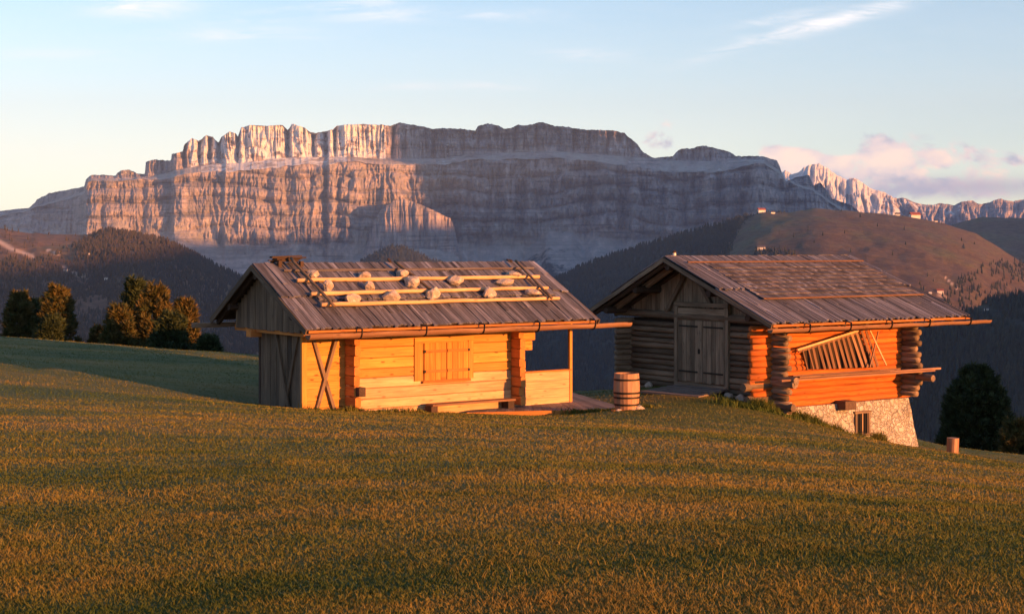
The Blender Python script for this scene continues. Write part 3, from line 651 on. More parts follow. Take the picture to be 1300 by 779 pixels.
# double door
DB0, DB1, DT, DBm = 2.58, 4.47, -1.62, -3.62
m = MB()
m.box((.84, DB0-.13, DBm+Z2-.1), (.93, DB0, DT+Z2+.03)); m.box((.84, DB1, DBm+Z2-.1), (.93, DB1+.13, DT+Z2+.03)); m.box((.83, DB0-.13, DT+Z2+.032), (.94, DB1+.13, DT+Z2+.15))
m.box((.82, DB0-.1, DBm+Z2-.14), (.95, DB1+.1, DBm+Z2-.04))
df = m.build('door_frame', M['door'], barn)
m = MB(); m.box((.865, DB0+.004, -1.94+Z2), (.90, DB1-.004, DT+Z2-.005)); m.build('transom_panel', M['door'], df)
mid = (DB0+DB1)/2
for (b0, b1, hs) in ((DB0+.02, mid-.07, -1), (mid+.07, DB1-.02, 1)):
    m = MB(); n_ = 5
    for k in range(n_): w = (b1-b0)/n_; m.box((.85+random.uniform(0, .012), b0+w*k+.006, DBm+Z2+random.uniform(-.02, .02)), (.89, b0+w*(k+1)-.006, -1.96+Z2), tone=random.choice([.75, 1, 1.15, 1.3]))
    dl = m.build('door', M['door'], barn)
    for z in (-2.12, -3.35):
        m = MB(); m.box((.832, b0+.05, z+Z2-.022), (.849, b1-.05, z+Z2+.022)); m.build('hinge_strap', M['iron'], dl)
m = MB(); m.box((.845, mid-.065, DBm+Z2), (.89, mid+.065, -1.96+Z2)); dp = m.build('door_post', M['door'], barn)
m = MB(); m.box((.82, mid+.02, -2.85+Z2), (.844, mid+.08, -2.72+Z2)); m.build('latch', M['iron'], dp)
# ramp
rp = empty('plank_ramp', (5.0, 39.8, -3.9)); tag(rp, 'grey plank ramp leading up to the barn double doors', 'ramp'); P = [V3(*PX(*q))-V3(5.0, 39.8, -3.9) for q in ((812, 497.5, 39.3), (887, 504.5, 38.3), (930, 494.5, 39.7), (864, 487.5, 41.3))]
P[2][2] += .03
m = MB(); n_ = 6
for k in range(n_):
    t = (k+.5)/n_; p = P[0]+(P[3]-P[0])*t; q = P[1]+(P[2]-P[1])*t; m.beam(p, q, .31, .05, tone=random.uniform(.7, 1.1))
m.build('ramp_boards', M['deck'], rp); m = MB()
for t in (.1, .9): p = P[0]+(P[1]-P[0])*t-V3(0, 0, .07); q = P[3]+(P[2]-P[3])*t-V3(0, 0, .07); m.beam(p, q, .1, .1)
m.build('bearer', M['dark'], rp)
# stone base
import bmesh
def stone_base():
    V = []; Fc = []
    def wall(f, nu, nv, hole=None):
        o = len(V)
        for i in range(nu+1):
            for j in range(nv+1): V.append(f(i/nu, j/nv))
        for i in range(nu):
            for j in range(nv):
                if hole and hole((i+.5)/nu, (j+.5)/nv): continue
                a = o+i*(nv+1)+j; Fc.append((a, a+nv+1, a+nv+2, a+1))
    zT, zB = -4.105+Z2, -6.4+Z2
    def nz(a, z, s): return .055*float(fbm(np.array(a*2.3), np.array(z*2.3), 3, s))+.02*float(fbm(np.array(a*7), np.array(z*7), 2, s+4))
    def front(s, t):
        z = zB+(zT-zB)*t; a = .62+s*(6.05+.36*(1-t)-.62); d = nz(a, z, 2)*min(1, 6*(1-t)+.3)
        e = min(s, 1-s); return (a, .82-.30*(1-t)+d, z)
    hs0, hs1 = .50, .575; zh0, zh1 = -4.94+Z2, -4.40+Z2
    def hole(s, t): z = zB+(zT-zB)*t; a = .62+s*(6.05+.36*(1-t)-.62); return HA0 < a < HA1 and zh0 < z < zh1
    global HA0, HA1, HZ0, HZ1
    c0, c1 = a_at(H2, 1090, .65), a_at(H2, 1106, .65); HA0, HA1, HZ0, HZ1 = c0, c1, zh0, zh1
    wall(front, 110, 46, hole)
    def right(s, t): 
        z = zB+(zT-zB)*t; b = .82-.30*(1-t)+s*(6.6-.82+.30*(1-t)); p = front(1, t); return (p[0]+nz(b, z, 7)*min(1, 8*s), b if s else p[1], z)
    wall(right, 60, 24)
    def left(s, t):
        z = zB+(zT-zB)*t; p = front(0, t); b = 6.6+(p[1]-6.6)*s; return (p[0]+nz(b, z, 9)*min(1, 8*(1-s)), b, z)
    wall(left, 40, 20)
    def top(s, t): a = .62+s*5.43; b = .82+t*(5.78); return (a, b, zT)
    wall(top, 2, 2)
    return raw_mesh('stone_base', V, Fc, M['rubble'], barn)
sb = stone_base()
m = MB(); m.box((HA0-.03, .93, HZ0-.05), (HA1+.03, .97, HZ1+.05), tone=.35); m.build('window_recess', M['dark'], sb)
wf = MB(); f0 = .71
for (lo, hi) in (((HA0-.04, f0, HZ0-.02), (HA0+.025, .93, HZ1+.02)), ((HA1-.025, f0, HZ0-.02), (HA1+.04, .93, HZ1+.02)), ((HA0-.07, f0-.01, HZ1), (HA1+.07, .93, HZ1+.06)), ((HA0-.05, f0-.03, HZ0-.06), (HA1+.05, .93, HZ0+.0))): wf.box(lo, hi)
w2 = wf.build('window', M['grey'], sb)
m = MB(); m.box((HA0+.03, .78, HZ0+.01), (HA1-.03, .80, HZ1-.01)); m.build('pane', M['glass'], w2)
m = MB(); m.box(((HA0*.6+HA1*.4)-.012, .68, HZ0), ((HA0*.6+HA1*.4)+.012, .70, HZ1)); m.build('bar', M['pole'], w2)
m = MB(); m.box(((HA0*.2+HA1*.8)-.012, .68, HZ0), ((HA0*.2+HA1*.8)+.012, .70, HZ1)); m.build('bar', M['grey'], w2)
c = a_at(H2, 1077.5, .6); m = MB(); m.box((c-.21, .52, -4.25+Z2), (c+.21, .95, -4.02+Z2), bev=.01, tone=1.9); m.build('beam_end', M['dark'], barn)
c = a_at(H2, 1071, .58); rock_pts = None
# shelf: long planks on projecting beams
uu, vv = V3(*H2['u'], 0), V3(*H2['v'], 0); O2 = V3(*H2['O'], 0)
def W2(a, b, z): return O2+uu*a+vv*b+V3(0, 0, z)
rz_2 = math.atan2(.572, .82)
m = MB(); m.log((.95, .12, -3.44+Z2), (.95, 1.2, -3.44+Z2), .10); m.build('shelf_beam', M['logs_grey'], barn)
m = MB(); m.log((5.95, -.10, -3.50+Z2), (5.95, 1.2, -3.50+Z2), .095); m.build('shelf_beam', M['logs_grey'], barn)
sup = -3.34
def plank(a0, a1, b0, b1, z0, z1, w, h, lab, mat='pole', tone=.8):
    o_ = W2(a0, b0, z0); p = W2(a1, b1, z1)-o_; m = MB(); m.beam((0, 0, 0), tuple(p), w, h, tone=tone); o = m.build('long_plank', M[mat]); o.location = tuple(o_)
    tag(o, lab, 'plank', 'planks stored on the barn wall beams')
plank(.55, 6.3, .25, .18, sup+.02, sup+.02, .14, .045, 'front plank on the projecting beams of the orange barn wall', 'gutter', 1.1)
plank(1.2, 6.7, .42, .30, sup+.025, sup+.05, .12, .05, 'rear plank reaching furthest right on the barn wall beams', 'barrel', .9)
plank(.9, 6.4, .56, .52, sup+.02, sup+.02, .12, .04, 'innermost plank tight to the orange log wall', 'pine_red', .8)
plank(1.25, 4.6, .30, .26, sup+.075, sup+.07, .12, .035, 'short upper plank lying on the front plank of the barn shelf', 'gutter', .9)
# slatted rack leaning on the wall
def rk(cx, cy, b):    # crop coords -> local a,Z at plane b
    px = 960+cx/4.33; py = 400+cy/4.33; a = a_at(H2, px, b); Y = (O2+uu*a+vv*b)[1]; return a, (HY-py)/F*Y
c0 = W2(2.6, .6, sup+.05); rack = empty('slatted_rack', tuple(c0), rz_2); tag(rack, 'skewed rack of wooden slats leaning on the orange log wall above the planks', 'rack')
def rl_(a, b, z): return (a-2.6, b-.6, z-(sup+.05))
tp, bt = .72, .62
m = MB(); a0, z0 = rk(225, 190, tp-.05); a1, z1 = rk(560, 84, tp-.05); m.beam(rl_(a0, tp-.05, z0), rl_(a1, tp-.05, z1), .05, .05, tone=1.2); m.build('top_rail', M['pole'], rack)
m = MB(); a0, z0 = rk(235, 200, tp-.02); a1, z1 = rk(560, 97, tp-.02); m.beam(rl_(a0, tp, z0), rl_(a1, tp, z1), .04, .05, tone=.8); m.build('top_rail', M['gutter'], rack)
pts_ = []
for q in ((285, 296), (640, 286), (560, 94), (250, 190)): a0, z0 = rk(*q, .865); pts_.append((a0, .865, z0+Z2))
m = MB(); quad_slab(m, pts_, -.03, .6); m.build('wall_opening', M['dark'], barn)  # thin dark slab on the wall behind the rack slats
ns = 14
for k in range(ns):
    t = k/(ns-1); x0 = 252+t*352; ytop = 183-(x0-240)/305*100 if x0 < 545 else 84; x1 = 282+t*390+random.uniform(-6, 6)
    a0, z0 = rk(x0+random.uniform(-4, 4), max(ytop, 82), tp); a1, z1 = rk(x1, 300-18*t, bt)
    m = MB(); m.beam(rl_(a0, tp-.01, z0), rl_(a1, bt, z1), .085 if k > 1 else .04, .02, up=(0, 1, 0), tone=random.uniform(.65, 1.1)); m.build('slat', M['gutter'] if random.random() < .7 else M['barrel'], rack)
for (p, q, mt) in (((628, 84), (712, 275), 'pole'), ((675, 88), (622, 285), 'gutter')):
    a0, z0 = rk(*p, tp-.1); a1, z1 = rk(*q, bt-.1); m = MB(); m.beam(rl_(a0, tp-.08, z0), rl_(a1, bt-.12, z1), .035, .03, up=(0, 1, 0), tone=1.2); m.build('stick', M[mt], rack)
a0, z0 = rk(200, 325, .6); a1, z1 = rk(790, 285, .6); m = MB(); m.beam(rl_(a0, .6, sup+.07), rl_(a1, .6, sup+.07), .05, .05, tone=.8); m.build('bottom_rail', M['gutter'], rack)
# stump
sx, sy = (1209-CX)/F*41, 41; m = MB(); m.log((0, 0, -.2), (0.01, 0, .40), .155, 14, segs=5, wob=.06, tone=.95); o = m.build('tree_stump', M['barrel'], None, False); o.location = (sx, sy, gz(sx, sy)); tag(o, 'short sawn tree stump in the grass right of the barn', 'stump')

# ------------------------------------------------------------------ stone pines
def pine(px, ytop, ybase, wpx, Y, label, dark, group, cat='tree', dens=1.0, lean=0):
    sc = Y/F; x = (px-CX)*sc; zt = (HY-ytop)*sc; g = gz(x, Y); H = zt-g; w = wpx*sc/2
    e = empty('stone_pine', (x, Y, g)); tag(e, label, cat, group)
    m = MB(); m.log((0, 0, -.4), (0, 0, H*.9), .16+H*.015, 9, segs=6, r2=.03, wob=.1)
    hc0 = max(.15*H, .4)
    for k in range(10):
        a = random.uniform(0, 6.28); z = hc0+(H-hc0)*random.uniform(.05, .75); q = w*.7*(1-(z/H)*.6); m.log((0, 0, z), (q*math.cos(a), q*math.sin(a), z+q*.5), .05, 5, segs=2, r2=.015)
    m.build('trunk', M['bark'], e)
    vis = (H-(HY-ybase)*sc+g)  # noqa
    area = w*H; nt = int(min(1000, max(110, 62*area))*dens); tpt = 46
    ts = rng.random(nt)**.85; zz = hc0+(H-hc0)*ts; ang = rng.random(nt)*2*math.pi
    env = w*np.clip(np.sin(np.clip((1-ts)*1.05, 0, 1)**.78*math.pi*.52), .08, 1)*(.86+.14*np.sin(ts*9))
    lob = 1+.16*fbm(np.cos(ang)*1.7+3+px, np.sin(ang)*1.7+ts*6, 3, int(px))
    rad = env*lob*np.where(rng.random(nt) < .75, rng.uniform(.8, 1.0, nt), rng.uniform(.25, .8, nt))
    c = np.stack([rad*np.cos(ang), rad*np.sin(ang), zz], -1)
    out = c*np.array([1, 1, 0]); out = out/np.maximum(np.linalg.norm(out, axis=1, keepdims=True), 1e-3)
    axis = out*.55+np.array([0, 0, 1.]); axis /= np.linalg.norm(axis, axis=1, keepdims=True)
    ts_ = np.repeat(c, tpt, 0); ax = np.repeat(axis, tpt, 0); n = len(ts_)
    tl = np.repeat(rng.uniform(.26, .48, nt)*(.55+min(H, 12)*.06), tpt)
    t = rng.random(n)**.8; rd = rng.normal(size=(n, 3)); rd -= ax*(rd*ax).sum(1, keepdims=True); rd /= np.linalg.norm(rd, axis=1, keepdims=True)
    p = ts_+ax*(t*tl*1.5)[:, None]+rd*(tl*.50*(1-t*.8)*rng.random(n)**.5)[:, None]
    nd = rd*.7+ax*.9+rng.normal(size=(n, 3))*.25; nd /= np.linalg.norm(nd, axis=1, keepdims=True)
    sd = np.cross(nd, rng.normal(size=(n, 3))); sd /= np.linalg.norm(sd, axis=1, keepdims=True)
    ln = (.11+.07*rng.random(n))[:, None]*(1+H*.02); wd = .030*(1+Y*.004)
    V = np.stack([p-sd*wd, p+sd*wd, p+nd*ln*1.3], 1).reshape(-1, 3)
    tone = np.clip(np.repeat(rng.normal(.5, .22, nt), tpt)+rng.normal(0, .15, n), 0, 1)
    np_mesh('crown', V, np.arange(n*3).reshape(-1, 3), M['needles_dk'] if dark else M['needles'], e, attrs={'tone': np.repeat(tone, 3)})
G1, G2, G3 = 'stone pines at the left end of the meadow', 'stone pines left of the golden hut', 'pines right of the barn'
pine(24, 382, 432, 44, 67, 'rounded stone pine at the far left edge of the meadow', 0, G1)
pine(73, 374, 436, 56, 65, 'tallest rusty stone pine of the far left clump', 0, G1)
pine(66, 411, 436, 30, 61, 'low dark green pine in front of the far left clump', 1, G1)
pine(44, 392, 434, 40, 70, 'dark stone pine between the two crowns of the far left clump', 1, G1)
pine(127, 421, 442, 28, 63, 'small bushy pine at the left foot of the clump near the hut', 0, G2)
pine(152, 397, 443, 46, 61, 'reddish stone pine left of the tallest crown near the hut', 0, G2)
pine(172, 364, 444, 44, 65, 'tallest stone pine left of the golden hut, dark on its left', 1, G2)
pine(197, 374, 445, 58, 62, 'broad rusty stone pine just right of the tallest one', 0, G2)
pine(234, 390, 448, 42, 63, 'slender rusty stone pine at the right of the clump near the hut', 0, G2)
pine(217, 408, 448, 50, 58, 'dark green low pine in front of the clump near the hut', 1, G2)
pine(264, 437, 450, 26, 57, 'tiny pine at the right end of the clump near the hut', 1, G2)
pine(1240, 479, 578, 128, 66, 'large dark pine standing right of the barn behind the stump', 1, G3, dens=1.3)
pine(1288, 543, 586, 50, 62, 'small pine cut by the right edge of the photo', 0, G3)
pine(1276, 540, 584, 30, 72, 'dark pine between the large one and the photo edge', 1, G3)
for k, (x, y, h) in enumerate([(31, 56, 9), (37, 54, 11), (34, 59.5, 10), (42, 57, 10)]):   # unseen pines added to shade the large pine right of the barn
    g = gz(x, y); py = HY-(g+h)/y*F
    pine(x/y*F+CX, py, py+200, 130, y, ['dense pine out of sight beyond the right edge, nearest', 'tall pine beyond the right edge', 'pine behind the others beyond the right edge', 'outermost pine beyond the right edge'][k], 1, 'pines beyond the right edge')

# ------------------------------------------------------------------ mountains
def lut(pts): a = np.array(pts, float); return lambda x: np.interp(x, a[:, 0], a[:, 1])
sky = lut([(-160, 262), (-60, 272), (0, 268), (37, 263.5), (45, 256), (47, 253), (63, 245), (85, 241), (107, 236.5), (109, 228), (113, 224), (117, 222), (129, 222), (147, 223), (149, 219.5), (156, 216), (162, 215), (168, 217), (174, 220.5), (184, 221), (185, 206), (196, 202.6), (217, 204), (218, 196), (232, 192.5), (233.5, 184), (244, 175), (252, 179), (262, 172), (270, 174), (277.5, 180.6), (281, 174), (291, 167), (299.5, 169), (302, 173), (306, 162), (318, 158.6), (338, 160), (359, 158.6), (365, 165), (367, 163), (371, 157), (386, 162), (395, 168), (399.4, 169), (413, 167), (422, 165), (427, 160), (437, 158.6), (460, 157.5), (484.6, 158.6), (495, 160), (503, 157), (508, 155.5), (520, 158), (535, 160), (549, 163.7), (562, 162.5), (589.5, 164), (603, 166), (607, 160), (610, 158.6), (620, 156), (633.6, 159.6), (640, 164), (650, 162), (657, 158.6), (672, 159), (688, 155), (705, 160), (725, 162), (745, 165), (765.6, 165), (780, 166), (792.6, 168.8), (803, 177), (810, 184), (816, 192.5), (826.5, 199), (831, 200), (854, 198.5), (858, 193), (865, 189), (878, 188), (892, 184), (905, 187), (927, 192.7), (934.6, 197.7), (954, 197.7), (969, 198.5), (986.5, 204), (990, 212), (992, 217.7), (998, 231), (1009.6, 225.4), (1027, 221.5), (1030, 229), (1032.7, 235), (1042, 232), (1050, 242.7), (1056, 252), (1081, 260.8), (1092, 269.6), (1115, 285)])
ledgeH = lut([(-160, 268), (0, 274), (60, 258), (108, 242), (112, 227), (150, 226), (184, 225), (218, 218), (240, 212), (280, 207), (310, 207), (350, 201), (400, 199), (440, 199), (480, 201), (520, 202), (560, 201), (600, 195), (660, 193), (710, 192), (740, 195), (790, 198), (816, 200), (850, 203), (900, 205), (940, 202), (970, 203), (990, 217), (1010, 232), (1032, 240), (1056, 257), (1115, 288)])
ledgeT = lut([(-160, 1), (0, 1), (60, 2), (184, 3), (218, 6), (270, 8), (350, 9), (410, 8), (450, 5), (520, 6), (600, 7), (740, 7), (850, 13), (930, 11), (960, 3), (1000, 3), (1115, 2)])
foot = lut([(-160, 300), (0, 292), (80, 296), (110, 296), (150, 292), (200, 296), (260, 306), (300, 322), (360, 318), (420, 322), (480, 324), (560, 322), (600, 312), (650, 308), (700, 300), (760, 298), (800, 300), (850, 308), (900, 300), (960, 292), (1000, 286), (1115, 296)])
# plan offset of the wall foot (metres, positive = farther)
plan = lut([(-160, 1700), (0, 1500), (60, 1250), (92, 1100), (106, 300), (109, 0), (129, 45), (136, 12), (158, 60), (180, 135), (216, 145), (221, 5), (246, 40), (270, 85), (283, 75), (286, 0), (310, 28), (318, 8), (345, 50), (350, 40), (366, 90), (377, 45), (391, 105), (415, 110), (417, 35), (430, 75), (437, 50), (470, 90), (505, 160), (560, 330), (640, 470), (720, 480), (800, 420), (900, 250), (970, 100), (990, 500), (1030, 600), (1115, 900)])
D0 = 11000.
_br = np.random.default_rng(11); _bl = []
_x = 116.
while _x < 985:
    w_ = _br.uniform(16, 44); _bl.append((_x+w_/2, w_, _br.uniform(.55, 1.15), (_br.uniform(28, 52) if _x < 470 else _br.uniform(60, 140))*w_/30, _br.uniform(-9, 9))); _x += w_*_br.uniform(.55, 1.0)
def BUT(px, t, i):
    if i not in (1,): return px*0
    r = px*0.
    for (c, w_, tt, A, lean) in _bl:
        if 452 < c < 592: continue
        ww = w_*(.35+.75*(1-min(1, t/tt))) if t < tt+.25 else 0
        if ww <= 0: continue
        f = np.clip(1-np.abs(px-c-lean*t)/(ww*.62), 0, 1)*np.clip((tt+.2-t)/.25, 0, 1); r = r-A*f*(.55+.6*(1-t))
    return r
def massif():
    px = np.arange(-150, 1112, .8); n = len(px)
    seg = [(0, 1, 34), (1, 2, 120), (2, 3, 16), (3, 4, 64), (4, 5, 8)]
    pl = D0+plan(px)
    kk = np.exp(-((np.arange(-12, 13))/1.6)**2); kk /= kk.sum(); pl = np.convolve(np.pad(pl, 12, 'edge'), kk, 'valid')
    ys = sky(px)+.9*fbm(px*.35, px*0, 3, 21); yh = ledgeH(px)+1.2*fbm(px*.12, px*0, 3, 22); yl = yh+ledgeT(px)*1.2+2.5*fbm(px*.05, px*0, 4, 24); yf = foot(px)+9*fbm(px*.04, px*0, 3, 23)+10*(ridged(px*.028, px*0, 2, 25)-.5)
    yh = np.maximum(yh, ys+1.2); yl = np.maximum(yl, yh+.8); yf = np.maximum(yf, yl+8)
    dep = [pl-1500, pl-240, pl, pl+330, pl+450, pl+2200]
    zz = [(HY-(yf+95))/F*dep[0], (HY-yf)/F*dep[1], (HY-yl)/F*dep[2], (HY-yh)/F*dep[3], (HY-ys)/F*dep[4], None]
    zz[5] = zz[4]-260
    gully_shade = []; rows = []; walls = []; scree = []; snow = []; veg = []
    PXg = px
    for (i, j, m_) in seg:
        for k in range(m_+(1 if j == 5 else 0)):
            t = k/m_
            if i == 1: td = t**1.15+.05*math.sin(t*math.pi*5)
            elif i == 0: td = t
            else: td = t
            d = dep[i]+(dep[j]-dep[i])*np.clip(td, 0, 1); z = zz[i]+(zz[j]-zz[i])*(t if i else t**1.35)
            wl = {0: .22*t**2, 1: min(1, .25+t*6)*min(1, .5+(1-t)*5), 2: .30, 3: min(1, .3+3*t)*.8, 4: .5*(1-t)}[i]
            # vertical buttresses and gullies
            zk = z/1000.
            wx = px+8*fbm(px*.03, zk*1.3, 2, 30)+1.6*fbm(px*.3, zk*9, 2, 29)
            r = 60*(.5-ridged(wx*.022, zk*1.6, 2, 31))+46*(.5-ridged(wx*.06, zk*2.4, 3, 33))+34*(.5-ridged(wx*.14, zk*7, 4, 35))+22*fbm(wx*.4, zk*24, 3, 37)
            r = r+BUT(px, min(1., t if i == 1 else 1.), i)
            sg = px*0+zk*9+.8*fbm(px*.012, zk*2, 3, 38); r = r+44*(np.abs((sg % 1)-.5)*2)**3
            r = r+16*np.sin(z/23.+2*fbm(px*.02, zk*2, 2, 39))*(.5+.5*fbm(px*.03, zk, 2, 41))
            if i == 3 or i == 2: r = r*.55+(75*(.5-ridged(wx*.11, zk*3, 3, 43))+40*(.5-ridged(wx*.3, zk*6, 2, 44)) if i == 3 else 0)
            # the big detached buttress in front (lit in the photo)
            bt = np.exp(-((px-528)/38.)**4)*sstep((HY-z/(d)*F), 254, 270)*1.0 if False else 0
            amp = 1+.9*sstep(px, 500, 560)
            if i == 3: r = r*amp+sum(150*np.exp(-((px-q)/2.6)**2) for q in (234, 253, 266, 278, 302, 365, 398, 414, 425))+sum(110*np.exp(-((px-q-3*t)/2.4)**2) for q in (497, 548, 606, 640, 652, 727, 745, 770))
            else: r = r*amp
            gv = (ridged(wx*.07, zk*4, 3, 34)*.6+ridged(wx*.27, zk*13, 3, 36)*.4); gully_shade.append(sstep(gv, .48, .80)*(1 if i in (1, 3) else 0)*(.35+.65*sstep(px, 480, 560)))  # mask of the painted crevice shade, stronger on the sunless right half
            rows.append((d+r*wl, z)); walls.append(wl)
            sc_ = {0: .30 if t > .3 else .2, 1: 0., 2: 1., 3: 0., 4: .6}[i]
            scree.append(np.full(n, sc_)+(.9*np.clip(fbm(px*.07+t*2, px*0+t*2, 3, 51)+.25-t, 0, 1) if i == 1 and t < .35 else 0))
            sn = np.zeros(n)
            if i == 2: sn = sn+np.where((px > 255) & (px < 440), .75, .34)+.25*fbm(px*.05, px*0, 2, 61)
            if i == 3: sn = sn+np.where((px > 240) & (px < 490), .72+.16*t, np.where(px < 800, .30+.12*t, .15))
            if i == 4: sn = sn+.5
            if i == 2: scree[-1] = np.clip(.55+1.1*fbm(px*.09, px*0+t*2, 4, 52), 0, 1)
            snow.append(sn)
            vg = np.zeros(n)
            if i == 0: vg = vg+(1.0-t*.95)+.1+.25*fbm(px*.05, px*0+t*3, 3, 71)
            if i == 1: vg = vg+np.clip(.28-t*1.2, -1, .3)
            veg.append(vg)
    m_ = len(rows); V = np.zeros((n, m_, 3))
    for k, (d, z) in enumerate(rows): V[:, k, 0] = (px-CX)/F*d; V[:, k, 1] = d; V[:, k, 2] = z
    A = lambda L: np.stack(L, 1).ravel()
    o = np_mesh('rock_massif', V.reshape(-1, 3), grid_faces(n, m_), M['rock'], attrs={'scree': A(scree), 'snow': A(snow), 'veg': A(veg), 'gul': A(gully_shade)}); tag(o, kind='structure')
massif()
def buttress(x0, x1, pts, dcen, bulge, yf, name='rock_buttress', seed=0, drop=30):
    px = np.arange(x0, x1, .7); n = len(px); top = lut(pts)(px)+1.0*fbm(px*.3, px*0, 3, seed); m_ = 90; rowsn = m_+10
    s = (px-x0)/(x1-x0)*2-1; dd = dcen+bulge*(np.abs(s)**2.2)*np.where(s > 0, .9, .9)
    V = np.zeros((n, rowsn, 3)); sc = np.zeros((n, rowsn)); vg = np.zeros((n, rowsn))
    for k in range(rowsn):
        if k < m_:
            t = k/(m_-1); z = (HY-yf)/F*dcen*np.ones(n)+((HY-top)/F*dd-(HY-yf)/F*dcen)*t; zk = z/1000
            r = 75*(.5-ridged(px*.075+.3*zk, zk*.8, 3, seed+2))+34*fbm(px*.24, zk*3, 3, seed+5)+14*fbm(px*.5, zk*10, 2, seed+7)
            d = dd-170*(1-t)+r*min(1, .3+2*t)*min(1, .4+(1-t)*6)
            if t < .25: d = d-260*(.25-t)*4; sc[:, k] = .5; vg[:, k] = .55-t*2
        else:
            q = (k-m_+1)/10; d = dd+900*q; z = (HY-top)/F*dd+60*q*0-30*q
        V[:, k, 0] = (px-CX)/F*d; V[:, k, 1] = d; V[:, k, 2] = z
    o = np_mesh(name, V.reshape(-1, 3), grid_faces(n, rowsn), M['rock'], attrs={'scree': sc.ravel(), 'snow': np.zeros(n*rowsn), 'veg': vg.ravel()}); tag(o, kind='structure')
buttress(462, 584, [(462, 318), (470, 290), (482, 268), (495, 258), (510, 252), (530, 258), (548, 266), (560, 272), (572, 277), (577, 290), (580, 305), (584, 322)], 10720, 90, 334, seed=81)
def far_range():
    px = np.arange(940, 1420, .9); n = len(px)
    top = lut([(940, 250), (985, 225), (997, 216), (1005, 222), (1014, 218), (1022, 212), (1032, 208), (1040, 208), (1050, 213), (1062, 222), (1075, 228), (1085, 226), (1100, 235), (1108, 240), (1120, 243), (1135, 251), (1150, 252), (1165, 258), (1180, 260), (1195, 258), (1210, 261), (1222, 256), (1232, 254), (1245, 259), (1258, 256), (1268, 252), (1285, 255), (1300, 253), (1340, 248), (1420, 262)])(px)+1.6*fbm(px*.25, px*0, 4, 91)
    D = 20000.; m_ = 90; V = np.zeros((n, m_+6, 3)); sn = np.zeros((n, m_+6)); vg = np.zeros((n, m_+6))
    for k in range(m_+6):
        if k < m_:
            t = k/(m_-1); z = -900+((HY-top)/F*D+900)*t; d = D-4200*(1-t)**1.2+(620*(.5-ridged(px*.05+t*1.6+fbm(px*.03, t*3+px*0, 2, 92), px*0+t*2.6, 4, 93))+260*fbm(px*.2, px*0+t*8, 4, 95))*min(1, (1-t)*8+.1)*.8
            sn[:, k] = np.clip((t-.55)*3.2, -1, .95)*np.where(px < 1120, 1, .72)*np.where(px < 1120, 1, np.clip(1-(px-1120)/300, .25, 1)); vg[:, k] = .9-t*1.6
        else: q = (k-m_+1)/6; d = D+2000*q; z = (HY-top)/F*D-400*q
        V[:, k, 0] = (px-CX)/F*d; V[:, k, 1] = d; V[:, k, 2] = z
    o = np_mesh('snowy_range', V.reshape(-1, 3), grid_faces(n, m_+6), M['rock_far'], attrs={'scree': np.zeros(n*(m_+6)), 'snow': sn.ravel(), 'veg': vg.ravel()}); tag(o, kind='structure')
far_range()
# ------------------------------------------------------------------ hills
HILLS = {}
def hill(name, x0, x1, crest, Dc, Db, zb, mat, seed, step=2., m_=80, amp=60, convex=1., crest_n=1.2, pathf=None, crest_D=None):
    px = np.arange(x0, x1+step, step); n = len(px); top = lut(crest)(px)+crest_n*fbm(px*.08, px*0, 4, seed)
    kk = np.exp(-(np.arange(-60, 61)*step/34.)**2); kk /= kk.sum(); soft = np.convolve(np.pad(top, 60, 'edge'), kk, 'valid'); soft = np.minimum(soft+1.5, 1e9)
    Dcv = crest_D(px) if crest_D else np.full(n, float(Dc))
    V = np.zeros((n, m_+8, 3)); pth = np.zeros((n, m_+8))
    for k in range(m_+8):
        if k < m_:
            t = k/(m_-1); d = Db+(Dcv-Db)*t; zc = (HY-(soft+(top-soft)*max(0, (t-.86)/.14)**1.5))/F*Dcv; z = zb+(zc-zb)*(1-(1-t)**convex)
            fall = math.sin(math.pi*min(1, t*1.0))**.6 if t < 1 else 0
            z = z+amp*fall*fbm(px*.016, px*0+t*13, 4, seed+3)+amp*.4*fall*(ridged(px*.02+t*3, px*0+t*12, 3, seed+9)-.5)
            d = d+0
        else: q = (k-m_+1)/8; d = Dcv+1400*q; z = (HY-top)/F*Dcv-420*q**1.3
        V[:, k, 0] = (px-CX)/F*d; V[:, k, 1] = d; V[:, k, 2] = z
    pyy = HY-V[:, :, 2]/V[:, :, 1]*F
    if pathf is not None: pth = pathf(np.broadcast_to(px[:, None], pyy.shape), pyy)
    o = np_mesh(name, V.reshape(-1, 3), grid_faces(n, m_+8), M[mat], smooth=True, attrs={'path': np.asarray(pth, float).ravel()}); tag(o, kind='structure')
    HILLS[name] = (px, V, pyy); return o
def seg_path(segs):
    def f(px, py):
        r = np.zeros(px.shape)
        for (x0, y0, x1, y1, w) in segs:
            dx, dy = x1-x0, y1-y0; L2 = dx*dx+dy*dy; t = np.clip(((px-x0)*dx+(py-y0)*dy)/L2, 0, 1)
            d = np.hypot(px-x0-t*dx, py-y0-t*dy); r = np.maximum(r, np.clip(1.3-d/w, 0, 1))
        return r
    return f
hill('left_hill', -260, 430, [(-260, 270), (-100, 283), (0, 290), (40, 296), (90, 298), (118, 297), (135, 291), (170, 297), (215, 306), (250, 325), (290, 345), (330, 360), (380, 385), (430, 420)], 5200, 2300, -640, 'hill_left', 101, 1.6, 110, 38, 1.25,
     pathf=seg_path([(0, 307, 15, 316, 3.2), (15, 316, 42, 325, 2.2), (80, 340, 98, 348, 1.8), (98, 348, 113, 354, 1.2), (148, 362, 155, 378, 2), (60, 317, 75, 322, 1.5), (12, 328, 20, 345, 1.)]))
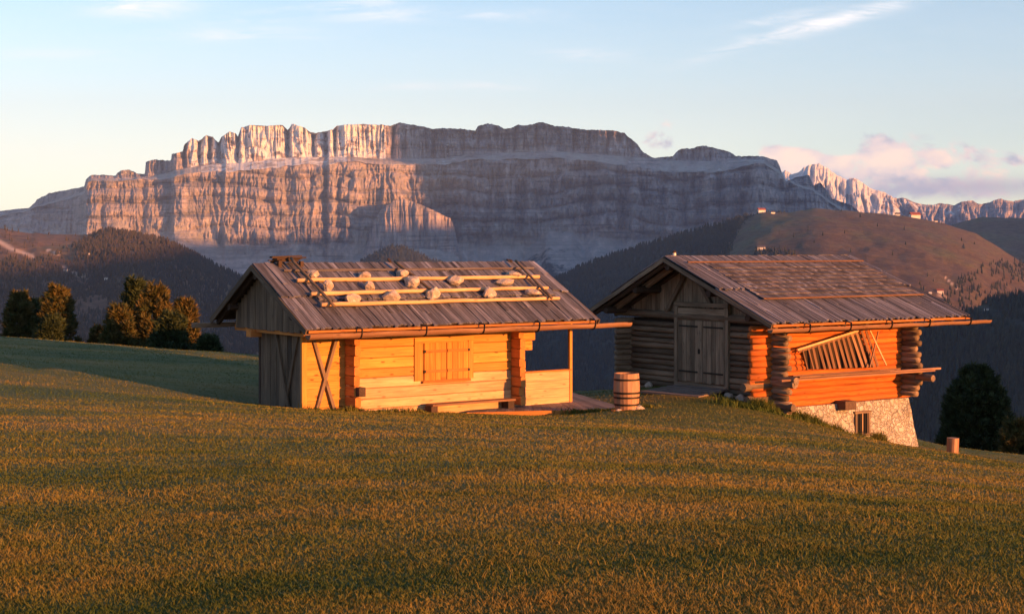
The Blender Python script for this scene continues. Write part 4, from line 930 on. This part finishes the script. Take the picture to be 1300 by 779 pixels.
hill('right_hill', 880, 1560, [(880, 330), (915, 300), (940, 279), (965, 269), (985, 270), (1000, 270), (1035, 264), (1060, 267), (1080, 268), (1150, 274), (1200, 284), (1240, 297), (1270, 315), (1300, 335), (1380, 360), (1560, 380)], 6000, 2600, -640, 'hill_brown', 111, 1.8, 110, 16, 1.5,
     pathf=seg_path([(1187, 371, 1200, 378, 1.2), (1200, 352, 1215, 366, .9)]))
hill('forest_slope', 560, 1000, [(560, 420), (640, 385), (700, 358), (740, 338), (790, 320), (840, 306), (900, 288), (945, 276), (1000, 272)], 6000, 2600, -640, 'forest_floor', 121, 2.2, 80, 60, 1.1)
hill('forest_knoll', 400, 640, [(400, 372), (440, 345), (470, 324), (490, 315), (505, 312), (520, 316), (545, 328), (580, 341), (620, 356), (640, 366)], 8200, 5200, -560, 'forest_floor', 131, 1.6, 60, 40, 1.1)
hill('far_green_hill', 1180, 1560, [(1180, 300), (1210, 284), (1245, 275), (1300, 277), (1400, 268), (1560, 270)], 8000, 5200, -500, 'hill_left', 141, 2.2, 50, 50, 1.2)
hill('near_forest_slope', 1040, 1620, [(1040, 470), (1100, 432), (1160, 412), (1200, 408), (1230, 396), (1260, 380), (1300, 372), (1400, 350), (1620, 330)], 3000, 1300, -560, 'forest_floor', 151, 2.4, 80, 40, 1.1)
# valley floor reaching to the horizon
gxv = np.linspace(-26000, 26000, 90); gyv = np.linspace(-14000, 24000, 70); A_, B_ = np.meshgrid(gxv, gyv, indexing='ij')
Zv = -650+30*fbm(A_/1500, B_/1500, 3, 161)
o = np_mesh('valley_ground', np.stack([A_, B_, Zv], -1).reshape(-1, 3), grid_faces(90, 70), M['forest_floor'], smooth=True, attrs={'path': np.zeros(90*70)}); tag(o, kind='structure')
# added unseen ridge, its skyline shaped to shade the valley and right massif half
def shade_ridge():
    q = np.arange(700, 15000, 30.); TE = math.tan(SUN_EL); p0 = 3000.
    zs = np.interp(q, [700, 1300, 1700, 2400, 3100, 3600, 3900, 6000, 6400, 6800, 8400, 8480, 8560, 8680, 8760, 9930, 9950, 10020, 10040, 15000], [-260, -60, 60, 60, 0, -20, -600, -600, -200, -40, 100, 250, 765, 780, 1240, 1240, 1030, 1030, 1240, 1240])
    # shadow height zs is wanted at p of the receiver; receivers lie near p = .959X-.282Y
    pr = np.interp(q, [700, 3422, 5700, 6924, 8398, 10096, 15000], [0, -4100, -2400, -9100, -7386, -5040, -3000])
    top = zs+(p0-pr)*TE; top = np.maximum(top, -300)+6*fbm(q/300, q*0, 4, 171)
    rows = [(-2600, 0), (-1700, .25), (-800, .62), (-300, .85), (0, 1), (400, .8), (1200, .45), (2600, 0)]
    V = np.zeros((len(q), len(rows), 3))
    for k, (dp, f) in enumerate(rows):
        p = p0+dp+(120*fbm(q/500, q*0+k, 3, 175) if f not in (0, 1) else 0); V[:, k, 0] = q*.6+p*.8; V[:, k, 1] = q*.8-p*.6; V[:, k, 2] = -660+(top+660)*f
    o = np_mesh('west_ridge', V.reshape(-1, 3), grid_faces(len(q), len(rows), True), M['rock_far'], attrs={'scree': np.zeros(len(q)*len(rows)), 'snow': np.zeros(len(q)*len(rows)), 'veg': np.full(len(q)*len(rows), .6)}); tag(o, kind='structure')
    return float(top.max())
ztop = shade_ridge()
# ------------------------------------------------------------------ forests
def forest(name, hills, N, maskf, hmin, hmax, mat, label):
    P = []
    for hn, cnt in hills:
        px, V, py = HILLS[hn]; n_, m_ = py.shape
        i = rng.random(cnt*3)*(n_-2); j = rng.random(cnt*3)*(m_-8)
        # area weighting along depth (columns widen with distance)
        ii = i.astype(int); jj = j.astype(int); fi = (i-ii)[:, None]; fj = (j-jj)[:, None]
        p = (V[ii, jj]*(1-fi)+V[ii+1, jj]*fi)*(1-fj)+(V[ii, jj+1]*(1-fi)+V[ii+1, jj+1]*fi)*fj
        pxx = p[:, 0]/p[:, 1]*F+CX; pyy = HY-p[:, 2]/p[:, 1]*F
        ok = maskf(pxx, pyy, hn) > rng.random(len(p)); P.append(p[ok][:cnt])
    P = np.concatenate(P); n = len(P); h = rng.uniform(hmin, hmax, n); w = h*rng.uniform(.16, .26, n)
    k = 5; V = np.zeros((n, 2*k+1, 3)); a = rng.random(n)*6
    for i in range(k):
        an = a+2*math.pi*i/k; jt = rng.uniform(.75, 1.25, n)
        V[:, i] = P+np.stack([np.cos(an)*w*jt, np.sin(an)*w*jt, h*.05-2], -1)
        V[:, k+i] = P+np.stack([np.cos(an+.6)*w*.62*jt, np.sin(an+.6)*w*.62*jt, h*.5], -1)
    V[:, 2*k] = P+np.stack([0*h, 0*h, h], -1)
    b = (np.arange(n)*(2*k+1))[:, None]; T = []
    for i in range(k):
        j = (i+1) % k; T += [b+np.array([[i, j, k+j]]), b+np.array([[i, k+j, k+i]]), b+np.array([[k+i, k+j, 2*k]])]
    tone = np.clip(rng.normal(.45, .22, n), 0, 1)
    o = np_mesh(name, V.reshape(-1, 3), np.concatenate(T), M[mat], attrs={'tone': np.repeat(tone, 2*k+1)}); tag(o, label, 'forest', kind='stuff')
def mleft(px, py, hn):
    line = np.interp(px, [0, 40, 90, 110, 135, 200], [330, 330, 318, 303, 290, 280]); f = sstep(py-line, -8, 10)
    open_ = np.clip(1.4*fbm(px*.03, py*.05, 3, 201)+.25, 0, 1)*sstep(px, 190, 120)*.9
    strip = np.exp(-((py-(330+(px-70)*.9))/5.)**2)*sstep(px, 150, 120)
    return np.clip(f*(1-open_)*(1-.8*strip), 0.02, 1)
forest('left_forest', [('left_hill', 42000)], 0, mleft, 11, 19, 'far_trees_rust', 'conifer forest covering the hill behind the left clump of pines')
def mmid(px, py, hn): return np.clip(.9+.6*fbm(px*.03, py*.06, 3, 211), .2, 1)
forest('valley_forest', [('forest_slope', 26000), ('forest_knoll', 9000)], 0, mmid, 13, 24, 'far_trees', 'dark forest on the slopes in the valley under the cliffs')
def mright(px, py, hn):
    if hn == 'near_forest_slope': return np.clip(.95-.9*np.exp(-((py-(386+(px-1235)*.42))/7.)**2)*(px > 1190), .02, 1)
    wood_ = sstep(px-np.interp(py, [265, 300, 330], [958, 938, 930]), 0, -10)
    low = sstep(py-np.interp(px, [880, 1000, 1100, 1160, 1200, 1260, 1300], [315, 400, 400, 352, 356, 330, 320]), 0, 10)
    cl = (np.abs(px-985) < 28)*(np.abs(py-322) < 4)*.8
    return np.clip(np.maximum(np.maximum(wood_, low*(.35+.9*fbm(px*.03, py*.05, 3, 221))), cl), .003, 1)
forest('right_forest', [('right_hill', 12000), ('near_forest_slope', 21000)], 0, mright, 11, 20, 'far_trees', 'dark spruce forest below the brown hill right of the barn')
# ------------------------------------------------------------------ far chalets
def on_hill(hn, px, py):
    pxs_, V, pyy = HILLS[hn]; i = int(np.argmin(abs(pxs_-px))); j = int(np.argmin(abs(pyy[i, :-8]-py))); return V[i, j]
def chalet(hn, px, py, wpx, label, red=False, name='mountain_chalet'):
    p = on_hill(hn, px, py); sc = p[1]/F; w = wpx*sc; d = w*.7; h = w*.36
    e = empty(name, (float(p[0]), float(p[1]-4), float(p[2])), random.uniform(-.3, .3)); tag(e, label, 'chalet', 'small chalets on the far hills')
    m = MB(); m.box((-w/2, -d/2, -h), (w/2, d/2, h)); m.build('wall', M['white'], e)
    m = MB(); a = [(-w*.56, -d*.62, h*.9), (w*.56, -d*.62, h*.9), (w*.56, 0, h*1.65), (-w*.56, 0, h*1.65)]; b = [(-w*.56, .0, h*1.65), (w*.56, 0, h*1.65), (w*.56, d*.62, h*.9), (-w*.56, d*.62, h*.9)]
    quad_slab(m, a, h*.1, 1); quad_slab(m, b, h*.1, 1); m.build('roof', M['redroof'] if red else M['roof_dk'], e)
chalet('right_hill', 967, 269.5, 9, 'red roofed chalet on the top left edge of the brown hill', True)
chalet('right_hill', 980, 271, 5, 'tiny grey roofed chalet just right of the red roofed one on the brown hill')
chalet('right_hill', 1140, 273.5, 6, 'small white chalet on the crest of the brown hill')
chalet('right_hill', 1160, 275, 12, 'long red roofed lodge on the crest of the brown hill', True)
chalet('right_hill', 1187, 279, 4, 'tiny chalet at the right end of the brown hill crest')
chalet('right_hill', 966, 317, 9, 'white chalet by the dark tree clump above the barn roof')
chalet('right_hill', 1193, 372, 8, 'larger white farmhouse with red roof on the green slope right of the barn roof', True)
chalet('right_hill', 1180, 371, 4, 'tiny white shed left of the farmhouse with red roof')
chalet('near_forest_slope', 1252, 392, 6, 'low white hut at the clearing edge near the right side')
chalet('left_hill', 103, 311, 5, 'pale chalet high on the left hill meadow'); chalet('left_hill', 113, 324, 3, 'tiny chalet below the pale one on the left hill')
chalet('left_hill', 84, 342, 6, 'first chalet of the pale row on the left hill'); chalet('left_hill', 113, 354, 4, 'chalet at the lower end of the pale row on the left hill'); chalet('left_hill', 136, 355, 4, 'lone chalet in the forest clearing above the tallest pine')

# ------------------------------------------------------------------ haze
HB = dict(lo=(-27000, -15000, -800), hi=(27000, 25500, ztop+120))
lo, hi = HB['lo'], HB['hi']; Vh = [(x, y, z) for x in (lo[0], hi[0]) for y in (lo[1], hi[1]) for z in (lo[2], hi[2])]
hz = raw_mesh('haze', Vh, [(0, 1, 3, 2), (4, 6, 7, 5), (0, 4, 5, 1), (2, 3, 7, 6), (0, 2, 6, 4), (1, 5, 7, 3)]); tag(hz, kind='stuff')
mh = bpy.data.materials.new('haze'); mh.use_nodes = True; nt = mh.node_tree; nt.nodes.clear(); out = nt.nodes.new('ShaderNodeOutputMaterial'); pv = nt.nodes.new('ShaderNodeVolumePrincipled')
pv.inputs['Color'].default_value = (.36, .57, 1, 1); pv.inputs['Density'].default_value = 2.5e-5; pv.inputs['Anisotropy'].default_value = 0; nt.links.new(pv.outputs[0], out.inputs['Volume']); hz.data.materials.append(mh)

# ------------------------------------------------------------------ sky
world = bpy.data.worlds.new('World'); bpy.context.scene.world = world; world.use_nodes = True
nt = world.node_tree; bg = nt.nodes['Background']; skn = nt.nodes.new('ShaderNodeTexSky'); skn.sky_type = 'NISHITA'; skn.sun_disc = False
skn.sun_elevation = SUN_EL; skn.sun_rotation = math.atan2(S[0], S[1]); skn.altitude = 2200; skn.air_density = 1.0; skn.dust_density = .7; skn.ozone_density = 1.5
class WT(NT):
    def __init__(s, tree): s.t = tree; s.n = tree.nodes
w = WT(nt); tc = w.add('ShaderNodeTexCoord').outputs['Generated']; sp = w.add('ShaderNodeSeparateXYZ'); w.l(tc, sp.inputs[0])
ax = w.math('DIVIDE', sp.outputs[0], sp.outputs[1]); az_ = w.math('DIVIDE', sp.outputs[2], sp.outputs[1])     # tangent coordinates ahead of +Y
cv = w.add('ShaderNodeCombineXYZ'); w.l(ax, cv.inputs[0]); w.l(az_, cv.inputs[1]); front = w.ramp(sp.outputs[1], [(.3, (0, 0, 0)), (.6, (1, 1, 1))])
def gauss(px, py, rx, ry, k=1., ang=0.):
    X = w.math('DIVIDE', w.math('SUBTRACT', ax, (px-CX)/F), rx/F); Y = w.math('DIVIDE', w.math('SUBTRACT', az_, (HY-py)/F), ry/F)
    if ang:
        dx = w.math('SUBTRACT', ax, (px-CX)/F); dy = w.math('SUBTRACT', az_, (HY-py)/F); ca, sa = math.cos(ang), math.sin(ang)
        X = w.math('DIVIDE', w.math('ADD', w.math('MULTIPLY', dx, ca), w.math('MULTIPLY', dy, sa)), rx/F); Y = w.math('DIVIDE', w.math('SUBTRACT', w.math('MULTIPLY', dy, ca), w.math('MULTIPLY', dx, sa)), ry/F)
    r2 = w.math('ADD', w.math('MULTIPLY', X, X), w.math('MULTIPLY', Y, Y)); return w.math('MULTIPLY', w.math('POWER', 2.718, w.math('MULTIPLY', r2, -1.)), k)
def gsum(L):
    s = gauss(*L[0])
    for g in L[1:]: s = w.math('MAXIMUM', s, gauss(*g))
    return s
SKY_STR = .082
# thin cirrus, warm horizon layer, cumulus
base = skn.outputs[0]
hor = w.ramp(w.math('ABSOLUTE', sp.outputs[2]), [(0., (1, 1, 1)), (.06, (.8, .8, .8)), (.115, (.30, .30, .30)), (.18, (0, 0, 0))])
lft = w.ramp(w.math('ADD', ax, .5), [(.1, (1, 1, 1)), (.75, (.55, .55, .55))])
w_all = {}
col = w.mix(w.math('MULTIPLY', hor, w.math('MULTIPLY', lft, .75)), base, (5.6, 4.7, 3.8))
cir = w.noise(w.mapping(cv.outputs[0], (14, 95, 1), (0, 0, -.25)), 1, 8, .68, 1.2)
cm = w.math('MULTIPLY', w.ramp(cir, [(.37, (0, 0, 0)), (.68, (1, 1, 1))]), w.math('ADD', gsum([(180, 8, 60, 15, 1.2), (300, 44, 90, 9, .8), (480, 18, 90, 9, .8), (1055, 27, 105, 9, 1.5, .25), (1000, 22, 60, 6, .7, .18), (930, 62, 60, 7, .8, .3), (395, 14, 120, 8, .9, .12), (520, 110, 50, 6, .5), (750, 70, 50, 6, .9), (640, 20, 60, 7, .7), (620, 108, 50, 8, .6), (60, 70, 90, 7, .5)]), .05))
col = w.mix(w.math('MULTIPLY', w.math('MULTIPLY', cm, front), .85), col, (4.4, 4.3, 4.3))
cu = w.noise(w.mapping(cv.outputs[0], (34, 48, 1)), 1, 9, .62, .5)
blob = gsum([(1005, 206, 52, 26), (1110, 208, 75, 32), (1195, 203, 40, 22), (1255, 222, 52, 24), (1150, 225, 60, 20), (985, 195, 25, 12), (1170, 232, 120, 18, .8), (1290, 205, 30, 14, .8), (830, 175, 22, 24, .72), (1060, 225, 60, 20)])
cd = w.math('ADD', blob, w.math('MULTIPLY', w.math('SUBTRACT', cu, .5), 3.0))
cm2 = w.math('MULTIPLY', w.math('MULTIPLY', w.ramp(cd, [(.38, (0, 0, 0)), (.70, (1, 1, 1))]), front), w.ramp(blob, [(.04, (0, 0, 0)), (.22, (1, 1, 1))]))
lit = w.noise(w.mapping(cv.outputs[0], (34, 52, 1)), 1.3, 7, .6); lit2 = w.math('ADD', lit, w.math('MULTIPLY', gsum([(1005, 200, 45, 14), (1110, 202, 50, 12), (1197, 198, 26, 12), (1258, 219, 32, 10), (1180, 215, 18, 8)]), .32))
cc = w.ramp(lit2, [(.42, (.42, .40, .47)), (.56, (.76, .57, .54)), (.76, (1.0, .70, .54))])
cs = w.mix(1., cc, (5.8, 5.8, 5.8), 'MULTIPLY')
col = w.mix(w.math('MULTIPLY', cm2, .85), col, cs)
low = gauss(1230, 238, 150, 14, .75); low = w.math('MULTIPLY', low, front)
col = w.mix(low, col, (2.2, 1.95, 2.35))
w.l(col, bg.inputs['Color']); bg.inputs['Strength'].default_value = SKY_STR

# ------------------------------------------------------------------ sun, camera, render
sd = bpy.data.lights.new('sun', 'SUN'); sd.energy = 5.0; sd.angle = math.radians(.6); sd.color = (1, .37, .09); so = link(bpy.data.objects.new('sun', sd))
from mathutils import Vector
dirv = Vector((S[0]*math.cos(SUN_EL), S[1]*math.cos(SUN_EL), math.sin(SUN_EL))); so.rotation_euler = dirv.to_track_quat('Z', 'Y').to_euler(); so.location = (30, -10, 20)
cam = bpy.data.cameras.new('camera'); co = link(bpy.data.objects.new('camera', cam)); co.rotation_euler = (math.pi/2, 0, 0); cam.lens = 36*F/1300; cam.sensor_width = 36; cam.shift_y = -(389.5-HY)/1300
cam.clip_start = .1; cam.clip_end = 90000
sc = bpy.context.scene; sc.camera = co; sc.render.engine = 'CYCLES'; sc.cycles.volume_bounces = 0; sc.cycles.max_bounces = 6
sc.view_settings.view_transform = 'Standard'; sc.view_settings.look = 'None'; sc.view_settings.gamma = 1; sc.view_settings.exposure = 1.95
